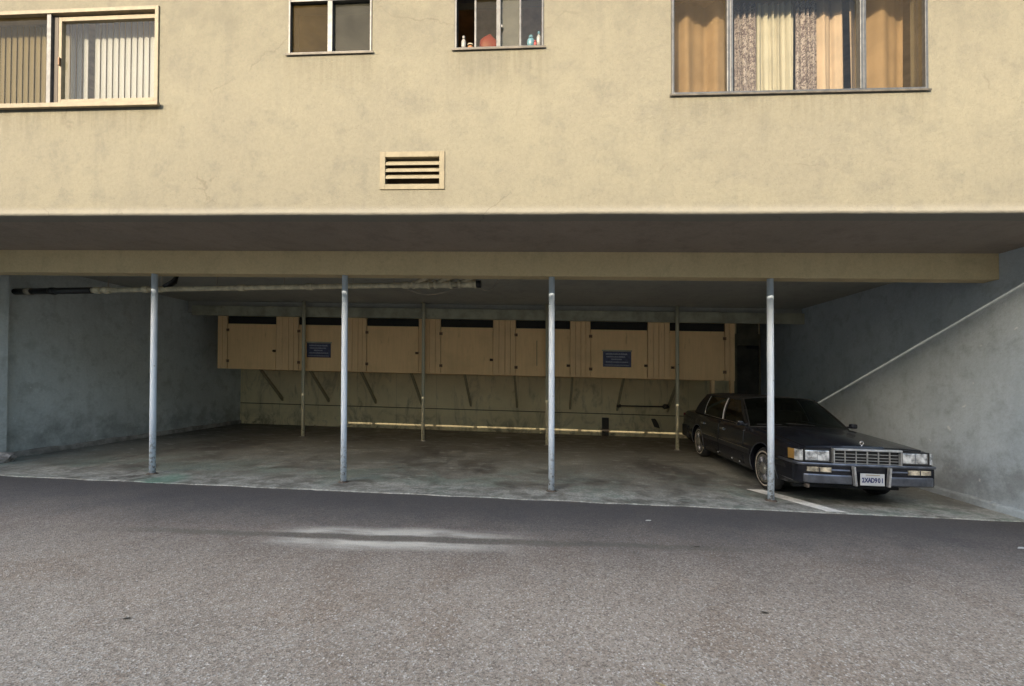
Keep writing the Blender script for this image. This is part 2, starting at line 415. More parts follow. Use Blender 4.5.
def floor_mat():
    m, nt, b = newmat('stained_carport_concrete')
    v = pos(nt)
    s = N(nt, 'ShaderNodeSeparateXYZ'); nt.links.new(v, s.inputs[0]); X, Y = s.outputs['X'], s.outputs['Y']
    big = nz(nt, v, .55, 6, .6, .8); mid = nz(nt, v, 2.0, 7, .7, .8); fine = nz(nt, v, 34, 5, .65)
    c = mix(nt, ramp(nt, big, .3, .7), (.175, .175, .155), (.26, .26, .23))
    c = mix(nt, ramp(nt, mid, .42, .66, 0, .75), c, (.082, .080, .070))
    oil = nz(nt, pos(nt, (.55, .32, 1)), 1.2, 5, .6, .5)
    c = mix(nt, ramp(nt, oil, .5, .68, 0, .8), c, (.052, .047, .042))
    green = nz(nt, v, .9, 6, .7, .6)
    c = mix(nt, math_(nt, 'MULTIPLY', ramp(nt, green, .47, .62, 0, .6), ramp(nt, Y, 8.8, 6.6)), c, (.25, .32, .28))
    # darker brown towards the back
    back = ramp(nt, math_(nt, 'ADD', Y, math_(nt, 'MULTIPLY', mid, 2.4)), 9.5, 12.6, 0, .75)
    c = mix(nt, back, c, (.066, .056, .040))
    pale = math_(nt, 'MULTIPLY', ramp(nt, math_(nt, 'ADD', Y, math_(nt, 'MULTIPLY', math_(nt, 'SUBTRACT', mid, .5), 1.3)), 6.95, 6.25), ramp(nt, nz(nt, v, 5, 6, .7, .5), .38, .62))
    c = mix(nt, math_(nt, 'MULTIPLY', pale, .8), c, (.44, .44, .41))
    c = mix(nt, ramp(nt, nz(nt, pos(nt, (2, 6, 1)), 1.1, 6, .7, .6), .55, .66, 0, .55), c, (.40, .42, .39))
    c = mix(nt, ramp(nt, fine, .42, .6, .35, 0), c, (.06, .055, .05))
    # green paint spilt by the first post
    d = N(nt, 'ShaderNodeVectorMath'); d.operation = 'DISTANCE'; nt.links.new(v, d.inputs[0]); d.inputs[1].default_value = (-5.62, 6.15, .13)
    c = mix(nt, ramp(nt, math_(nt, 'ADD', d.outputs['Value'], math_(nt, 'MULTIPLY', mid, .5)), .75, .30, 0, .55), c, (.07, .22, .16))
    nt.links.new(c, b.inputs['Base Color'])
    nt.links.new(ramp(nt, mid, .35, .65, .82, .5), b.inputs['Roughness'])
    p = bump(nt, b, mid, .12, .03); bump(nt, b, fine, .25, .006, p)
    return m
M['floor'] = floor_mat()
M['linepaint'] = simple('worn_white_line_paint', (.85, .84, .80), .8, var=.12, scale=9, bumps=.3, dirt=(.35, .34, .32), dirt_amt=.8)
M['ground'] = simple('dusty_ground', (.22, .20, .17), .95, var=.2, scale=.5, bumps=.3, bscale=20)

# ------------------------------------------------------------------ key planes (metres)
YF, YP, YB, YC = 4.936, 6.397, 13.019, 10.871
ZF, HB, ZC = 3.468, 3.1265, 3.500
XL, XR = -9.374, 6.0895
YE = 5.971
def fz(y): return .015 + .0133 * max(0, y - YP)        # carport floor, draining to the alley

# ------------------------------------------------------------------ ground
mb = MB()
ys = [-400, -60, -10, 0, 3, 5, YE + .3]
mb.grid([[(x, y, 0) for x in (-400, -60, -20, XL - .3, 0, XR + .3, 20, 60, 400)] for y in ys], smooth=False)
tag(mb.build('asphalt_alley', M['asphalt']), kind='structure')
mb = MB(); mb.grid([[(x, y, -.03) for x in (-400, 0, 400)] for y in (YE + .25, 60, 400)], smooth=False)
tag(mb.build('ground', M['ground']), kind='structure')
mb = MB()
xs = [XL + (XR - XL) * i / 220 for i in range(221)]
edge = [YE + .035 * noise.noise(Vector((x * 1.9, 0, 0))) + .014 * noise.noise(Vector((x * 9, 3, 0))) for x in xs]
rows = [[(x, e, -.01) for x, e in zip(xs, edge)], [(x, e + .012, .013) for x, e in zip(xs, edge)], [(x, YP, fz(YP)) for x in xs], [(x, 9, fz(9)) for x in xs], [(x, YB + .02, fz(YB)) for x in xs]]
mb.grid(rows, smooth=False)
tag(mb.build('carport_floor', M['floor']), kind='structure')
# the remains of a painted bay line beside the last post
mb = MB()
cl = [(3.22, 7.08), (3.40, 6.74), (3.52, 6.50), (3.62, 6.28), (3.72, 6.08), (3.76, 5.995)]
L, Rr = [], []
for i, (x, y) in enumerate(cl):
    w = .125 + .05 * noise.noise(Vector((i * 1.3, 7, 0)))
    L.append((x - w, y, fz(y) + .004)); Rr.append((x + w, y, fz(y) + .004))
mb.grid([L, Rr], smooth=False)
tag(mb.build('painted_line', M['linepaint']), kind='structure')

# ------------------------------------------------------------------ the building
B = empty('apartment_building', (0, YF, 0))
tag(B, 'cream stucco apartment block raised over the open carport', 'building')
BO = (0, YF, 0)
def bpart(mb, name, mat, parent=None, **kw): return mb.build(name, mat, parent or B, off=BO, **kw)

WIN = [(-7.62, -4.625, 4.80, 6.0), (-3.01, -2.0, 5.35, 6.0), (-1.035, -.016, 5.35, 6.0), (1.379, 4.026, 4.77, 6.0)]
VENT = (-1.85, -1.185, 3.80, 4.145)
FX0, FX1, FZ1 = XL - .3, XR + .3, 7.1
T = .22
def facade():
    mb = MB(); bm = mb.bm
    holes = WIN + [VENT]
    gx = sorted({FX0, FX1, *[h[0] for h in holes], *[h[1] for h in holes]})
    gz = sorted({ZF + .07, FZ1, *[h[2] for h in holes], *[h[3] for h in holes]})
    # finer strips so that the bottom edge can waver
    vcache = {}
    def V(x, y, z):
        k = (round(x, 4), round(y, 4), round(z, 4))
        if k not in vcache: vcache[k] = bm.verts.new((x, y, z))
        return vcache[k]
    def inh(x, z): return any(h[0] < x < h[1] and h[2] < z < h[3] for h in holes)
    for i in range(len(gx) - 1):
        for j in range(len(gz) - 1):
            a, b_, c, d = gx[i], gx[i + 1], gz[j], gz[j + 1]
            if inh((a + b_) / 2, (c + d) / 2): continue
            for y in (YF, YF + T):
                bm.faces.new((V(a, y, c), V(b_, y, c), V(b_, y, d), V(a, y, d)))
    for h in holes:
        x0, x1, z0, z1 = h
        for (p, q) in (((x0, z0), (x1, z0)), ((x1, z0), (x1, z1)), ((x1, z1), (x0, z1)), ((x0, z1), (x0, z0))):
            f = mb.face([(p[0], YF, p[1]), (q[0], YF, q[1]), (q[0], YF + T, q[1]), (p[0], YF + T, p[1])])
    # ends and top
    for x in (FX0, FX1): mb.face([(x, YF, ZF + .07), (x, YF + T, ZF + .07), (x, YF + T, FZ1), (x, YF, FZ1)])
    # rounded, slightly wavering drip edge
    n = 260; rows = []
    for i in range(n + 1):
        x = FX0 + (FX1 - FX0) * i / n
        w = .007 * noise.noise(Vector((x * .8, 1, 0))) + .004 * noise.noise(Vector((x * 4, 2, 0)))
        r = .035; row = [(x, YF, ZF + .07)]
        for k in range(7):
            t = math.pi / 2 * k / 6
            row.append((x, YF - .004 + r - r * math.cos(t), ZF + w + r - r * math.sin(t)))
        row.append((x, YF + T, ZF + w)); row.append((x, YF + T, ZF + .07))
        rows.append(row)
    mb.grid(rows, smooth=True)
    bpart(mb, 'wall', M['facade'], fix=False, sharp=40)
facade()
# structure of the carport
mb = MB(); mb.box(XL, XR, YF + T, YP - .02, ZF + .006, ZC - .003)
bpart(mb, 'soffit', M['soffit'])
mb = MB(); mb.box(XL - .28, XR + .28, YF + T + .004, YB + .2, ZC, ZC + .25)
bpart(mb, 'ceiling', M['ceiling'])
mb = MB(); mb.box(XL + .002, XR - .002, YP - .01, YP + .21, HB, ZC - .002, bev=.006)
bpart(mb, 'beam', M['beam'])
mb = MB(); mb.box(XL + .2, XR - .003, YC - .03, YC + .015, 3.118, 3.372, bev=.004)
bpart(mb, 'fascia_board', M['fascia'])
mb = MB(); mb.box(XL + .01, XR - .01, YC + .07, YC + .11, 3.2, ZC - .002)
bpart(mb, 'joist_header', M['ceiling'])
for nm, x0, x1, xf, sgn in (('left', XL - .3, XL, XL, 1), ('right', XR, XR + .3, XR, -1)):
    mb = MB(); mb.box(x0, x1, YF + .03, YB + .2, -.1, ZC - .002)
    if nm == 'left':
        mb.box(XL - .05, XL + .2, YP + .22, 6.92, -.05, ZC - .004, bev=.01)
    w = bpart(mb, 'side_wall', M['side_l'] if nm == 'left' else M['side'])
    # footing along the wall
    mb = MB(); n = 120; rows = []
    ya, yb = (YF + .1, YB - .02) if nm == 'right' else (6.95, YB - .02)
    for i in range(n + 1):
        y = ya + (yb - ya) * i / n
        hh = .10 + .018 * noise.noise(Vector((y * 2.3, x0, 0))) + .008 * noise.noise(Vector((y * 11, x0, 0)))
        p = .05 + .012 * noise.noise(Vector((y * 3.1, x0 + 4, 0)))
        b0 = min(0, fz(y)) - .03
        rows.append([(xf - sgn * .02, y, hh + fz(y)), (xf + sgn * p * .7, y, hh + fz(y)), (xf + sgn * p, y, hh - .025 + fz(y)), (xf + sgn * (p + .012), y, b0)])
    mb.grid(rows, smooth=False)
    bpart(mb, 'footing', M['conc_foot'] if nm == 'left' else M['side'], w)
mb = MB(); mb.box(XL, XR, YB, YB + .2, -.1, ZC - .003)
bw = bpart(mb, 'back_wall', M['back'])
mb = MB(); mb.box(XL + .002, 5.28, YB - .028, YB - .001, -.02, .720, bev=.004)
bpart(mb, 'kick_board', M['back'], bw)
mb = MB(); mb.box(XL + .002, 5.28, YB - .016, YB - .001, .746, 1.74, bev=.003)
bpart(mb, 'wall_board', M['back'], bw)
mb = MB(); mb.box(XL + .003, 5.279, YB - .006, YB - .001, .722, .744)
bpart(mb, 'joint_strip', M['darkwood'], bw)
# storeroom door behind the car
M['door'] = simple('dark_brown_door', (.085, .075, .055), .6, var=.2, scale=3, bumps=.1)
M['doorpanel'] = simple('lintel_panel_paint', (.20, .18, .12), .7, var=.15, scale=3)
mb = MB(); mb.box(5.45, XR - .06, YB - .035, YB - .002, .09, 2.80)
dr = bpart(mb, 'door', M['door'])
mb = MB(); mb.box(5.29, 5.44, YB - .06, YB - .002, .07, 3.12); mb.box(XR - .055, XR - .004, YB - .06, YB - .002, .07, 3.12); mb.box(5.445, XR - .06, YB - .06, YB - .002, 2.806, 2.86)
bpart(mb, 'door_frame', M['doorpanel'], dr)
mb = MB(); mb.box(5.445, XR - .06, YB - .03, YB - .002, 2.865, 3.45)
bpart(mb, 'lintel_panel', M['doorpanel'], dr)
mb = MB(); mb.box(5.7, 6.0, YB - .12, YB - .036, 2.70, 2.79, bev=.01); mb.box(5.62, 5.86, YB - .2, YB - .17, 2.74, 2.765)
bpart(mb, 'door_closer', M['rubber'], dr)
mb = MB(); mb.lathe([(.001, -.075), (.03, -.07), (.034, -.05), (.012, -.04), (.012, 0)], (5.54, YB - .036, 1.05), 'y', 16)
bpart(mb, 'handle', M['knob'], dr)

# rooms behind the windows
mb = MB()
for a, b_ in ((FX0 + .1, -4.15), (-4.05, -1.55), (-1.45, .75), (.85, FX1 - .1)):
    mb.face([(a, 8.6, 3.76), (b_, 8.6, 3.76), (b_, 8.6, 6.5), (a, 8.6, 6.5)])
    mb.face([(a, YF + T + .01, 3.76), (a, 8.6, 3.76), (a, 8.6, 6.5), (a, YF + T + .01, 6.5)])
    mb.face([(b_, YF + T + .01, 3.76), (b_, 8.6, 3.76), (b_, 8.6, 6.5), (b_, YF + T + .01, 6.5)])
    mb.face([(a, YF + T + .01, 6.5), (b_, YF + T + .01, 6.5), (b_, 8.6, 6.5), (a, 8.6, 6.5)])
    mb.face([(a, YF + T + .01, 3.762), (b_, YF + T + .01, 3.762), (b_, 8.6, 3.762), (a, 8.6, 3.762)])
bpart(mb, 'room_lining', M['room'], fix=False)
mb = MB(); mb.box(FX0, FX1, YF + T + .003, YB + .2, 6.6, 6.9); mb.box(FX0, FX0 + .08, YF + T + .003, YB + .2, ZC + .26, 6.59); mb.box(FX1 - .08, FX1, YF + T + .003, YB + .2, ZC + .26, 6.59); mb.box(FX0 + .09, FX1 - .09, YB, YB + .2, ZC + .26, 6.59)
bpart(mb, 'upper_shell', M['facade'])

def ring(mb, x0, x1, z0, z1, w, y0, y1, wb=None, wt=None, bev=.003):
    wb = wb if wb is not None else w; wt = wt if wt is not None else w
    mb.box(x0, x0 + w, y0, y1, z0, z1, bev); mb.box(x1 - w, x1, y0, y1, z0, z1, bev)
    mb.box(x0 + w, x1 - w, y0 + .001, y1 - .001, z0, z0 + wb, bev); mb.box(x0 + w, x1 - w, y0 + .001, y1 - .001, z1 - wt, z1, bev)
def pane(parent, name, mat, x0, x1, z0, z1, y, label=None):
    mb = MB(); mb.face([(x0, y, z0), (x1, y, z0), (x1, y, z1), (x0, y, z1)])
    o = bpart(mb, name, mat, parent)
    if label: o['label'] = label
    return o
g = .004
# window 1: cream wooden frame, sliding sash
x0, x1, z0, z1 = WIN[0]
mb = MB(); ring(mb, x0 + g, x1 - g, z0 + g, z1 - g, .045, YF - .018, YF + .14)
w1 = bpart(mb, 'window', M['cream_frame']); w1['label'] = 'wide cream framed sliding window with vertical blinds'
mb = MB(); mb.box(-6.10, -6.045, YF - .004, YF + .10, z0 + .05, z1 - .05, .003); bpart(mb, 'mullion', M['alu'], w1)
mb = MB(); mb.box(-6.04, -5.985, YF + .03, YF + .10, z0 + .05, z1 - .05, .003); bpart(mb, 'stile', M['darkwood'], w1)
mb = MB(); mb.box(x0, x1 + .035, YF - .06, YF - .02, z0 - .035, z0 + .012, .006); bpart(mb, 'sill', M['cream_frame'], w1)
mb = MB(); ring(mb, -5.975, x1 - .052, z0 + .052, z1 - .07, .04, YF + .025, YF + .075, wb=.06, wt=.05); bpart(mb, 'sash', M['cream_frame'], w1)
pane(w1, 'pane', M['glass'], -5.935, x1 - .09, z0 + .11, z1 - .12, YF + .05)
pane(w1, 'pane', M['screen'], x0 + .05, -6.10, z0 + .05, z1 - .05, YF + .03, 'darker screened pane')
mb = MB(); mb.box(-5.955, -5.935, YF + .0, YF + .024, 5.32, 5.42, .004); bpart(mb, 'latch', M['knob'], w1)
# window 2: small aluminium slider, screened left and obscured right
x0, x1, z0, z1 = WIN[1]
mb = MB(); ring(mb, x0 + g, x1 - g, z0 + g, z1 - g, .022, YF - .012, YF + .08)
w2 = bpart(mb, 'window', M['alu']); w2['label'] = 'small two pane sliding window with dark screened pane'
mb = MB(); mb.box(-2.535, -2.475, YF - .008, YF + .05, z0 + .025, z1 - .025, .004); bpart(mb, 'mullion', M['alu'], w2)
mb = MB(); mb.box(x0 - .03, x1 + .02, YF - .022, YF - .013, z0 - .012, z0 + .014, .003); bpart(mb, 'sill', M['sill_dark'], w2)
pane(w2, 'pane', M['screen_dark'], x0 + .025, -2.535, z0 + .025, z1 - .025, YF + .03, 'dark screened pane')
pane(w2, 'pane', M['frost'], -2.475, x1 - .025, z0 + .025, z1 - .025, YF + .035, 'grey obscured pane')
# window 3: slider with bottles on the sill
x0, x1, z0, z1 = WIN[2]
mb = MB(); ring(mb, x0 + g, x1 - g, z0 + g, z1 - g, .022, YF - .012, YF + .10)
w3 = bpart(mb, 'window', M['alu']); w3['label'] = 'small sliding window standing open with bottles on its sill'
mb = MB(); mb.box(-.555, -.505, YF - .008, YF + .06, z0 + .025, z1 - .025, .004); bpart(mb, 'mullion', M['alu'], w3)
for xx in (-.80, -.285):
    mb = MB(); mb.box(xx - .012, xx + .012, YF + .03, YF + .05, z0 + .025, z1 - .025, .003); bpart(mb, 'sash_stile', M['alu'], w3)
mb = MB(); mb.box(x0 - .03, x1 + .02, YF - .022, YF - .013, z0 - .012, z0 + .014, .003); bpart(mb, 'sill', M['sill_dark'], w3)
pane(w3, 'pane', M['screen'], -.788, -.555, z0 + .025, z1 - .025, YF + .04, 'dusky pane')
M['frost2'] = glass('hazy_glass', .5, (.75, .75, .7), .42, (.20, .19, .14))
pane(w3, 'pane', M['frost2'], -.505, -.297, z0 + .025, z1 - .025, YF + .04, 'hazy pale pane')
pane(w3, 'pane', M['glass'], -.273, x1 - .025, z0 + .025, z1 - .025, YF + .04)
mb = MB(); mb.box(-.50, -.485, YF + .0, YF + .03, 5.60, 5.63, .003); bpart(mb, 'latch', M['bottle_white'], w3)
# window 4: three lights with curtains
x0, x1, z0, z1 = WIN[3]
mb = MB(); ring(mb, x0 + g, x1 - g, z0 + g, z1 - g, .028, YF - .014, YF + .10)
w4 = bpart(mb, 'window', M['alu']); w4['label'] = 'wide three part aluminium window with tan and cream curtains'
for xx in (2.01, 3.385):
    mb = MB(); mb.box(xx - .038, xx - .003, YF - .009, YF + .06, z0 + .03, z1 - .03, .005); mb.box(xx + .002, xx + .034, YF + .005, YF + .06, z0 + .03, z1 - .03, .005)
    bpart(mb, 'mullion', M['alu'], w4)
mb = MB(); mb.box(x0 - .02, x1 + .02, YF - .026, YF - .015, z0 - .012, z0 + .008, .003); bpart(mb, 'sill', M['sill_dark'], w4)
pane(w4, 'pane', M['screen_tan'], x0 + .03, 1.972, z0 + .03, z1 - .03, YF + .03, 'screened pane')
pane(w4, 'pane', M['glass'], 2.044, 3.347, z0 + .03, z1 - .03, YF + .035)
pane(w4, 'pane', M['screen_tan'], 3.419, x1 - .03, z0 + .03, z1 - .03, YF + .03, 'screened pane')
# vent grille
x0, x1, z0, z1 = VENT
mb = MB(); ring(mb, x0 - .045, x1 + .045, z0 - .045, z1 + .045, .062, YF - .014, YF + .03, bev=.004)
vt = bpart(mb, 'vent_grille', M['slat']); vt['label'] = 'cream louvred vent with four dark slots'
n = 5; H = (z1 - z0 - .034) / 4
for k in range(3):
    zc = z0 + .017 + H * (k + 1)
    mb = MB(); mb.prism([(YF - .008, zc - .014), (YF + .002, zc + .024), (YF + .055, zc + .062), (YF + .05, zc + .042)], 'x', x0 + .02, x1 - .02)
    bpart(mb, 'slat', M['slat'], vt)
mb = MB(); mb.box(x0 + .001, x1 - .001, YF + .13, YF + .15, z0 + .001, z1 - .001); bpart(mb, 'backing', M['vent_back'], vt)

# blinds and curtains: things that hang inside
mb = MB(); k = 0; x = -7.55
while x < -4.75:
    if not (-5.86 < x < -5.775):
        dx, dy = .0825, -.014
        zt = 6.02; x_ = x + .004 * noise.noise(Vector((x * 5, 0, 0)))
        rows = []
        for zz in (zt, 5.4, 4.83):
            rows.append([(x_, YF + .24, zz), (x_ + dx * .5, YF + .24 + dy * .5 - .017, zz), (x_ + dx, YF + .24 + dy, zz)])
        mb.grid(rows)
    x += .083
bl = mb.build('vertical_blind', M['blind'], off=(-6.1, YF + .20, 4.8))
tag(bl, 'pale grey vertical slat blind hanging behind the cream framed window', 'blind')
def curtain(name, mat, xa, xb, y, amp, folds, z0, z1, seed, label, pinch=0.0):
    mb = MB(); n = int(max(40, folds * 14)); rows = []
    for j in range(7):
        t = j / 6; z = z0 + (z1 - z0) * t; row = []
        for i in range(n + 1):
            u = i / n
            ph = 2 * math.pi * folds * (u + .03 * math.sin(7 * u + seed)) + seed
            yy = y + amp * (math.sin(ph) + .3 * math.sin(2.3 * ph + seed)) * (1.0 - .25 * t)
            xx = xa + (xb - xa) * u + .004 * math.sin(ph * 1.7 + t * 2)
            row.append((xx, yy, z))
        rows.append(row)
    mb.grid(rows)
    o = mb.build(name, mat, off=((xa + xb) / 2, y, z0)); tag(o, label, 'curtain', 'curtains in the wide upstairs window'); return o
curtain('curtain', M['curtain_tan'], 1.42, 2.16, YF + .32, .06, 2.2, 4.72, 6.05, .4, 'plain tan curtain behind the left screened pane of the wide window')
curtain('curtain', M['lace'], 2.18, 2.42, YF + .28, .03, 4, 4.72, 6.0, 1.1, 'patterned lace curtain to the left of the cream one')
curtain('curtain', M['curtain_cream'], 2.42, 2.83, YF + .29, .028, 6, 4.72, 6.0, 2.2, 'cream pleated curtain in the middle of the wide window')
curtain('curtain', M['lace'], 2.84, 3.08, YF + .28, .03, 4, 4.72, 6.0, 3.0, 'patterned lace curtain to the right of the cream one')
curtain('curtain', M['curtain_tan'], 3.09, 3.36, YF + .31, .03, 1.6, 4.72, 6.05, 1.9, 'narrow tan curtain between the lace and the right mullion')
curtain('curtain', M['curtain_tan'], 3.42, 4.05, YF + .32, .06, 1.6, 4.72, 6.05, 5.2, 'plain tan curtain behind the right screened pane of the wide window')

# things on the sill of the third window
SY = YF + .075
mb = MB(); mb.box(-1.03, -.02, YF + .055, YF + .215, 5.352, 5.372)
bpart(mb, 'inner_sill', M['cream_frame'], w3)
def bottle(x, y, r, h, mat, capmat, label, cat='bottle', taper=.55):
    e = empty('bottle' if cat == 'bottle' else 'jar', (x, y, 5.373))
    tag(e, label, cat, 'toiletries on the window sill')
    mb = MB(); mb.lathe([(.001, 0), (r, 0), (r, h * .62), (r * .85, h * .74), (r * taper * .7, h * .82), (r * taper * .6, h * .86)], (0, 0, 0), 'z', 20)
    mb.build('body', mat, e)
    mb = MB(); mb.lathe([(r * taper, h * .86), (r * taper, h), (.001, h)], (0, 0, 0), 'z', 20)
    mb.build('cap', capmat, e)
bottle(-.945, SY + .01, .028, .20, M['bottle_white'], M['bottle_white'], 'white plastic bottle on the sill of the open window')
bottle(-.865, SY + .01, .036, .10, M['orange'], M['curtain_cream'], 'squat orange jar with a pale lid beside the white bottle', 'jar', .95)
bottle(-.165, SY, .045, .17, M['cyan'], M['cyan'], 'pale turquoise bottle behind the right pane')
bottle(-.075, SY - .02, .026, .20, M['bottle_white'], M['cyan'], 'tall pale bottle in the right corner of the sill')
bottle(-.115, SY - .04, .016, .09, M['red'], M['red'], 'small red bottle between the two pale ones')
mb = MB(); mb.blob((-.66, SY + .05, 5.48), .115, .05, .125, 3, .25)
mb.box(-.73, -.55, SY - .0, SY + .06, 5.373, 5.40)
tag(mb.build('red_bag', M['red'], off=(-.64, SY, 5.373), sharp=60), 'red bundle behind the dusky pane of the open window', 'bag')

# ------------------------------------------------------------------ posts
px = [-6.081, -3.013, .100, 3.162]
for i, x in enumerate(px):
    if i == 0:
        e = empty('steel_post', (x, YP + .06, fz(YP)))
        mb = MB(); mb.tube([(0, 0, -.01), (0, 0, 1.0), (0, 0, 2.0), (0, 0, HB - fz(YP) - .001)], .0435, 20)
        mb.build('shaft', M['post'], e)
        mb = MB(); mb.lathe([(.080, 0), (.076, .006), (.052, .010), (.046, .02)], (0, 0, .0), 'z', 20); mb.build('base_plate', M['stain'], e)
        p0 = e
    else:
        e = copy_tree(p0); e.location = (x, YP + .06, fz(YP))
    tag(e, ['white steel post at the left, nearest the green spill', 'white steel post in front of the left blue sign', 'white steel post in the middle of the carport front', 'white steel post standing beside the parked black car'][i], 'post', 'white posts along the carport front')
rx = [-6.095, -3.0035, .061, 3.145]
YR = 10.771
for i, x in enumerate(rx):
    if i == 0:
        e = empty('wooden_post', (x, YR, fz(YR))); e.name = 'slim_post'
        mb = MB(); mb.tube([(0, 0, -.01), (0, 0, 1.2), (0, 0, 3.0 - fz(YR)), (0, 0, ZC - fz(YR) - .002)], .042, 16)
        mb.build('shaft', M['rearpost'], e)
        mb = MB(); mb.lathe([(.075, 0), (.07, .01), (.046, .015)], (0, 0, 0), 'z', 16); mb.build('base_plate', M['conc_foot'], e)
        q0 = e
    else:
        e = copy_tree(q0); e.location = (x, YR, fz(YR))
    tag(e, ['drab slim post before the second locker from the left', 'drab slim post between the third and fourth lockers', 'drab slim post hidden behind the middle white post', 'drab slim post before the locker nearest the car'][i], 'post', 'drab posts in front of the lockers')

# ------------------------------------------------------------------ storage lockers
slots = [(-8.196, -6.896), (-6.28, -5.03), (-4.49, -3.16), (-2.588, -1.281), (-.709, .614), (1.115, 2.473), (3.004, 4.276)]
bounds = [-8.476, -6.55, -4.72, -2.87, -.98, .88, 2.74, 4.513]
Z0, Z1 = 1.757, 3.114
lab = ['plywood storage locker at the far left of the row', 'plywood storage locker carrying the left blue sign', 'plywood storage locker third from the left, behind the second white post',
       'plywood storage locker at the middle of the row', 'plywood storage locker with a split door, behind the middle white post', 'plywood storage locker carrying the right blue sign', 'plywood storage locker nearest the car at the right end']
for i in range(7):
    a, b_ = bounds[i] + .002, bounds[i + 1] - .002
    sa, sb = slots[i]; zs = 2.915
    e = empty('storage_locker', ((a + b_) / 2, YC, Z0)); off = e.location.copy()
    tag(e, lab[i], 'locker', 'plywood lockers hung on the back wall')
    mb = MB()
    y1 = YB - .03
    mb.box(a, b_, YC + .02, y1, Z0 + .001, Z0 + .02); mb.box(a, b_, YC + .06, y1, Z1 - .02, Z1)
    mb.box(a, a + .018, YC + .021, y1, Z0 + .021, Z1 - .021); mb.box(b_ - .018, b_, YC + .021, y1, Z0 + .021, Z1 - .021)
    mb.box(a + .019, b_ - .019, y1 - .012, y1 - .001, Z0 + .021, Z1 - .021)
    mb.build('carcass', M['locker'], e, off=off)
    # front boards either side of the door
    for (u0, u1) in ((a, sa - .006), (sb + .006, b_)):
        n = max(1, round((u1 - u0) / .14)); w = (u1 - u0) / n
        mb = MB()
        for q in range(n):
            mb.box(u0 + q * w + .003, u0 + (q + 1) * w - .003, YC - .002 - .004 * ((q * 7 + i) % 2), YC + .018, Z0 - .012, Z1 - .001, .003)
        mb.build('front_board', M['locker_trim'], e, off=off)
    mb = MB(); mb.box(sa + .002, sb - .002, YC + .003, YC + .019, Z0 - .012, zs, .003)
    if i == 4: pass
    d = mb.build('door', M['locker'], e, off=off)
    kx = sb - .05 if i < 6 else sa + .05
    kz = [2.23, 2.22, 2.25, 2.12, 2.02, 2.06, 2.03][i]
    mb = MB(); mb.lathe([(.001, -.045), (.022, -.042), (.028, -.025), (.012, -.012), (.012, 0), (.04, .001)], (kx, YC + .003, kz), 'y', 16)
    mb.box(kx - .03, kx + .055, YC - .004, YC + .002, kz - .03, kz + .03, .002)
    mb.build('knob', M['knob'], d, off=off)
    for hz in (1.95, 2.75):
        hx = sa if i < 6 else sb
        mb = MB(); mb.box(hx - .04, hx + .04, YC - .006, YC + .0015, hz - .035, hz + .035, .002); mb.build('hinge', M['rust'], d, off=off)
    if i in (4,):
        mb = MB(); mb.box(-.20, -.188, YC + .0005, YC + .0025, 2.0, 2.62); c_ = mb.build('crack', M['darkwood'], d, off=off)
    mb = MB(); mb.box(sa + .002, sb - .002, YC + .026, YC + .034, zs - .05, Z1 - .002); mb.build('slot_backing', M['dark'], e, off=off)  # black sheet stands in for the shade inside the open slot

# blue notices: rows of faded strokes that cannot be read
def sign(x0, x1, z0, z1, label, red):
    yb = YC + .001
    e = empty('notice_sign', ((x0 + x1) / 2, yb, z0)); off = e.location.copy()
    tag(e, label, 'sign', 'blue notices on the lockers')
    mb = MB(); mb.box(x0, x1, yb - .006, yb, z0, z1, .002); mb.build('board', M['sign_blue'], e, off=off)
    W, Hh = x1 - x0, z1 - z0
    rnd = random.Random(3 + int(red))
    for (zc, h, ua, ub) in ((.84, .10, .10, .88), (.66, .085, .12, .80), (.50, .085, .30, .66), (.32, .07, .10, .9), (.12, .05, .06, .94)):
        up, u = [], ua
        while u < ub - .02:
            w = rnd.uniform(.025, .05); t = rnd.uniform(.7, 1.0)
            up += [(u, zc + h / 2 * t), (min(ub, u + w), zc + h / 2 * t), (min(ub, u + w), zc - h * .2)]
            u += w + rnd.uniform(.012, .025)
            up += [(min(ub, u), zc - h * .2)]
        poly = [(x0 + q * W, z0 + r_ * Hh) for q, r_ in ([(ua, zc - h / 2)] + up + [(ub, zc - h / 2)])]
        mb = MB(); mb.prism(poly, 'y', yb - .0085, yb - .0062)
        mb.build('lettering_row', M['sign_pale'], e, off=off)
    if red:
        mb = MB(); mb.box(x0 + .01, x1 - .01, yb - .008, yb - .0061, z0 + .004, z0 + .014); mb.build('border', M['sign_red'], e, off=off)
    mb = MB(); mb.box(x0 - .02, x1 + .02, yb - .004, yb + .001, z1 + .002, z1 + .035); mb.build('tape', M['fascia'], e, off=off)
sign(-6.063, -5.43, 2.085, 2.45, 'small blue notice with a red lower edge on the second locker', True)
sign(1.41, 2.085, 2.015, 2.39, 'small blue notice with pale lettering on the locker near the car', False)

